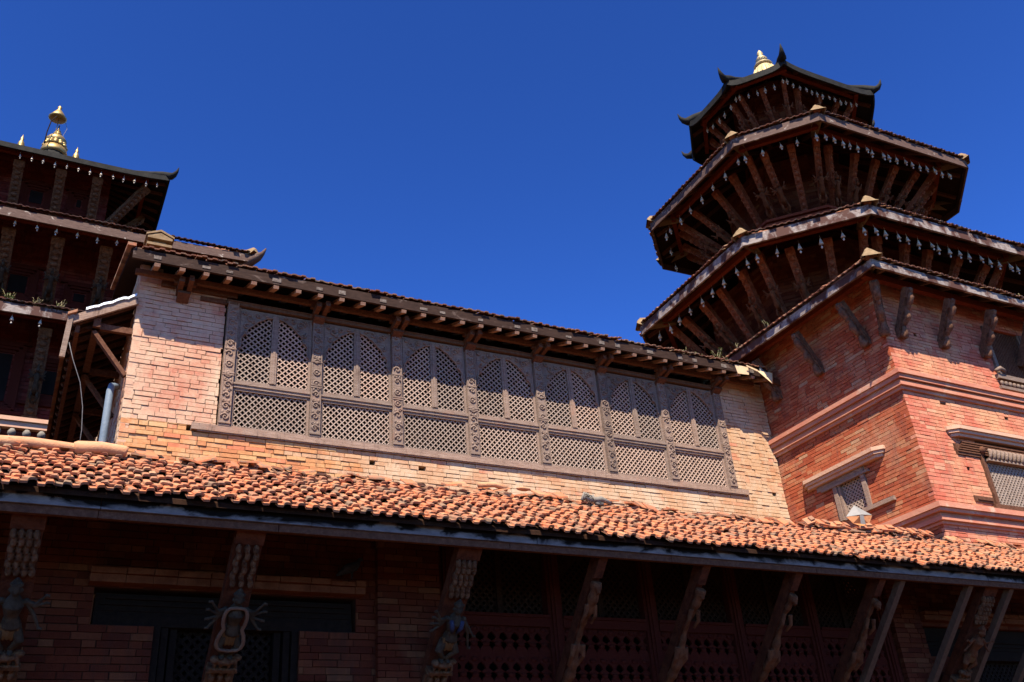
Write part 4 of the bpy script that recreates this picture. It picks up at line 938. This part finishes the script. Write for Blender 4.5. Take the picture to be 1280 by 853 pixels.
for (x, y) in ((sx - .8, sy), (sx + .55, sy), (sx - .1, sy + .8), (sx - .1, sy - .0)):
    if (x, y) == (sx - .1, sy): continue
    q = MB(); q.lathe((x, y, 18.9), [(.16, -.5), (.1, 0), (.115, .1), (.095, .2), (.07, .24), (.09, .3), (.07, .39), (.035, .46), (.05, .52), (.02, .58), (.005, .66)], 12); q.build('small_finial', 'gilt', st)
gB = 'wind bells hanging along the square temple roofs'
def nm_b(roof, n_, skip=''): return (lambda k: f'wind bell, {ORD[k]} from right on front eave, {roof}, square temple', gB)
for P_, roof, n_, dx, sc in ((P1, 'black topmost roof', 13, .265, .85), (P2, 'middle roof', 12, .4, .95), (P3, 'lowest roof', 5, .5, 1.0)):
    h = 2.7 if P_ is P1 else 4.5 if P_ is P2 else 5.2
    for k in range(n_):
        x = {0: 1.5, 1: 2.3, 2: .05}[0 if P_ is P1 else 1 if P_ is P2 else 2] - dx * k
        H_ = 2.79 if P_ is P1 else 4.62 if P_ is P2 else 5.3
        t_ = (x - (sx - H_)) / (2 * H_); p = P_(0, t_, .04) - V((0, 0, .2)); bell(p, sc * .72, nm_b(roof, n_)[0](k), gB)

# ================================================================ lean-to roof between the temple and the gallery
ln = thing('lean_to_roof', 'narrow wooden lean-to roof with tin-patched front edge against the left end wall', 'roof', (.4, 11, 6.0))
def lz(x): return 7.72 + (x - .057) * .60
q = MB(); q.prism([(.03, 10.95, lz(.03)), (.735, 10.95, lz(.735)), (.735, 15.5, lz(.735)), (.03, 15.5, lz(.03))], (0, 0, .03)); rb = q.build('roof_boards', 'wood_dark', ln)
q = MB(); 
for i in range(34):
    y = 10.93 + i * .135; q.obox((.03, y, lz(.03) + .05 + R.uniform(-.01, .01)), (V((.05, 0, .03)), V((0, .068, 0)), V((0, 0, .018))))
q.build('edge_tiles', 'tile_old', rb)
q = MB(); q.beam((.03, 10.93, lz(.03) - .03), (.735, 10.93, lz(.735) - .03), .04, .1, (0, 0, 1)); q.build('verge_board', 'wood_grey', ln)
q = MB(); pts = [(lerp(.17, .72, k / 12), lz(lerp(.17, .72, k / 12)) + .06 + R.uniform(-.012, .014)) for k in range(13)]
for k in range(12): q.prism([(pts[k][0], 10.89, pts[k][1]), (pts[k + 1][0], 10.89, pts[k + 1][1]), (pts[k + 1][0], 11.25, pts[k + 1][1] + R.uniform(0, .02)), (pts[k][0], 11.25, pts[k][1])], (0, 0, -.035))
q.build('tin_patch', 'tin', ln)
q = MB(); q.beam((.02, 10.92, 7.74), (.0, 10.92, 7.15), .06, .05, (0, 1, 0)); q.build('end_board', 'wood_grey', ln)
for i in range(17):
    q = MB(); y = 11.05 + i * .25; q.beam((.06, y, lz(.06) - .035), (.73, y, lz(.73) - .035), .05, .05); q.build('rafter', 'wood_brown', ln)
q = MB(); q.box((.28, 10.97, 7.66), (.36, 15.4, 7.78)); q.build('purlin', 'wood_brown', ln)
q = MB(); q.box((.09, 10.99, 7.55), (.14, 15.4, 7.65)); q.build('eave_beam', 'wood_brown', ln)
for y in (11.05, 12.3, 13.6):
    q = MB(); q.beam((.30, y, 7.62), (.725, y, 7.08), .05, .08, (0, 1, 0)); q.build('brace', 'wood_brown', ln)
    q = MB(); q.box((.28, y - .03, 7.66), (.735, y + .03, 7.74)); q.build('tie_beam', 'wood_brown', ln)
q = MB(); q.tube([(.60, 11.3, 5.6), (.60, 11.3, 6.2), (.60, 11.3, 6.98), (.61, 11.33, 7.06), (.68, 11.4, 7.1)], .045, 12)
tag(q.build('drain_pipe', 'pipe'), 'blue-grey drain pipe standing in the gap left of the sunlit brick wall', 'pipe')
q = MB(); q.tube([(.05, 10.88, 7.34), (.12, 10.86, 7.12), (.24, 10.86, 6.83), (.31, 10.87, 6.53), (.34, 10.88, 6.25), (.35, 10.9, 5.6)], .005, 5)
tag(q.build('hanging_wire', 'wire'), 'thin grey wire dangling in front of the lean-to roof at left', 'wire')

# ================================================================ small things
for x, lab in ((9.26, 'plain timber prop just right of the balcony, leftmost of the props'), (10.44, 'plain timber prop leaning just left of the rightmost carved deity strut'), (11.2, 'plain timber prop leaning just right of the rightmost carved deity strut'), (12.05, 'plain timber prop in the lower right corner, rightmost of the props')):
    q = MB(); q.beam((x, 8.74, 3.0), (x, 7.66, 4.15), .085, .075); o = q.build('timber_prop', 'wood_pale', None, loc=(x, 8.5, 3.0)); tag(o, lab, 'prop', 'plain timber props under the lower eave')
# kites
def sheet(q, pts, th=(0, .006, 0)): q.prism(pts, th)
k1 = thing('paper_kite', 'white and orange paper kite fallen on the tile heap below the side window', 'kite', (9.33, 8.12, 4.98))
q = MB(); sheet(q, [(9.354, 8.14, 5.24), (9.142, 8.12, 5.064), (9.33, 8.05, 5.085)]); sheet(q, [(9.354, 8.14, 5.24), (9.33, 8.05, 5.085), (9.61, 8.12, 5.126)]); sheet(q, [(9.29, 8.03, 5.07), (9.35, 8.03, 5.07), (9.37, 8.05, 4.96), (9.29, 8.05, 4.96)]); q.build('upper_sail', 'paper_white', k1)
q = MB(); sheet(q, [(9.142, 8.12, 5.06), (9.33, 8.06, 5.08), (9.61, 8.12, 5.12), (9.5, 8.11, 4.99), (9.35, 8.1, 4.95), (9.22, 8.11, 4.98)]); q.build('lower_sail', 'paper_orange', k1)
k2 = thing('paper_kite', 'torn cream paper kite caught on the end of the gallery eave', 'kite', (10.72, 10.45, 8.5))
q = MB(); sheet(q, [(10.534, 10.46, 8.53), (10.854, 10.44, 8.526), (10.76, 10.40, 8.29)]); sheet(q, [(10.32, 10.46, 8.575), (10.33, 10.46, 8.60), (10.56, 10.46, 8.545), (10.54, 10.46, 8.515)]); q.build('lower_sail', 'paper_cream', k2)
q = MB(); sheet(q, [(10.62, 10.48, 8.53), (10.66, 10.5, 8.65), (10.76, 10.48, 8.53)]); q.build('upper_sail', 'paper_white', k2)
q = MB(); q.tube([(10.854, 10.437, 8.526), (10.76, 10.397, 8.29)], .008, 5); q.build('spar', 'paper_orange', k2)
# loose tiles and brick pieces on the tile heap
lg = 'loose broken tiles piled at the top of the lower roof'
spots = [(8.49, 'left end of the heap'), (8.7, 'second from the left end of the heap'), (8.9, 'left of the fallen kite'), (9.05, 'touching the left side of the fallen kite'), (9.42, 'just right of the fallen kite'), (9.6, 'a little right of the fallen kite'), (9.8, 'halfway between kite and tower corner'), (10.05, 'near the tower corner'), (10.3, 'against the lower cornice of the tower'), (10.55, 'right end of the heap')]
for i, (x, wh) in enumerate(spots):
    q = MB(); a = R.uniform(-.5, .5); u = V((cos(a), R.uniform(-.2, .2), sin(a) * .7)) * R.uniform(.075, .12); v = V((R.uniform(-.3, .3), .6, .6)).normalized() * .07; n = u.cross(v).normalized() * .011
    q.obox((0, 0, 0), (u, v, n)); q.obox(u * .5 + n * 2, (u * .45, v * .6, n)); o = q.build('loose_tile', 'tile', None, loc=(0, 0, 0)); o.location = (x, 8.13, 4.93 + R.uniform(0, .045)); tag(o, f'loose terracotta tile piece, {wh}', 'tile', lg)
q = MB()
for k in range(7): q.tube([(5.22 + k * .022, 8.1, 4.9 + .012 * k), (5.25 + k * .024, 8.1, 4.985 - .003 * k * k), (5.3 + k * .03, 8.1, 4.9 - .003 * k)], .02, 6)
q.tube([(5.36, 8.1, 4.92), (5.46, 8.1, 4.935), (5.58, 8.1, 4.9)], [.03, .035, .02], 8)
tag(q.build('tile_fragment', 'stone_grey', None, loc=(5.4, 8.1, 4.9)), 'grey ribbed ridge tile fragment lying at the top of the lower roof mid-way', 'tile')
q = MB(); q.ell((5.55 - 1.0, 8.17, 4.985), .09, .04, .02, 8); q.tube([(4.02, 8.16, 4.97), (4.2, 8.14, 4.985), (4.34, 8.13, 4.95)], [.03, .028, .03], 7)
tag(q.build('tile_fragment', 'terracotta', None, loc=(4.2, 8.15, 4.95)), 'curved orange tile lying on the wall ledge below the third lattice window', 'tile')
# pigeon
q = MB(); px, py, pz = 2.84, 8.64, 4.09
q.tube([(px - .15, py, pz + .0), (px - .09, py, pz + .04), (px - .03, py, pz + .075), (px + .03, py, pz + .1), (px + .065, py, pz + .135), (px + .075, py, pz + .16)], [.012, .03, .05, .048, .026, .016], 10)
q.ell((px + .082, py, pz + .168), .024, .02, .021, 8); q.tube([(px + .1, py, pz + .165), (px + .125, py, pz + .158)], [.008, .002], 6)
for s_ in (-1, 1): q.ell((px - .03, py + s_ * .035, pz + .075), .07, .018, .035, 8); q.tube([(px, py + s_ * .018, pz + .05), (px + .005, py + s_ * .02, pz - .03)], [.008, .005], 5)
tag(q.build('pigeon', 'feather', None, loc=(px, py, pz), remesh=.005), 'dark pigeon perched on the right end of the brick window lintel', 'pigeon')
# weeds
def weed(p, h, lab, n_=5, leafy=True):
    t_ = thing('weed', lab, 'plant', p, 'weeds sprouting from the roof edges'); q = MB(); q2 = MB()
    for k in range(n_):
        a = R.uniform(0, 6.28); l_ = h * R.uniform(.5, 1); tx, ty = cos(a) * l_ * .4, sin(a) * l_ * .25; b_ = V(p) + V((R.uniform(-.06, .06), 0, -.01)); tp = b_ + V((tx, ty, l_))
        q.tube([b_, b_ + V((tx * .3, ty * .3, l_ * .5)), tp], [.004, .003, .002], 4)
        for j in range(5 if leafy else 2):
            c = b_.lerp(tp, R.uniform(.3, 1)); d = V((R.uniform(-1, 1), R.uniform(-1, 1), R.uniform(-.3, .8))).normalized() * h * .16; s_ = d.cross(V((0, 0, 1))).normalized() * h * .06
            q2.add([c, c + d * .5 + s_, c + d, c + d * .5 - s_], [(0, 1, 2, 3)])
    q.build('stem', 'stalk', t_); q2.build('leaves', 'leaf', t_)
for i, (x, h, n_, lab) in enumerate(((8.98, .1, 4, 'low pale weed on the gallery eave, leftmost of its row'), (9.16, .14, 6, 'small pale weed on the gallery eave, second from the left of its row'), (9.45, .13, 7, 'bushy weed on the gallery eave, third from the left of its row'), (9.84, .24, 8, 'tallest green weed on the gallery eave, near where the tower roof meets it'), (10.06, .15, 5, 'thin weed on the gallery eave beside the tower roof edge'))):
    weed((x, 10.6, 8.67), h, lab, n_)
weed((10.5, 9.97, 9.12), .15, 'single weed on the left edge of the square tower roof, upper one', 4); weed((10.5, 10.78, 9.12), .13, 'wiry weed low on the left edge of the square tower roof', 3, False)
weed((14.0, 7.7, 9.12), .12, 'tiny weed on the front edge of the square tower roof at far right', 3)
for x, h, lab in ((-1.05, .26, 'green leafy weed on the lowest roof edge of the square temple'), (-.6, .2, 'dry grass tuft on the lowest roof edge of the square temple'), (-.2, .22, 'second dry tuft, right of the first, on the square temple roof edge')):
    weed((x, 17.33, 11.42), h, lab, 12, 'green' in lab)
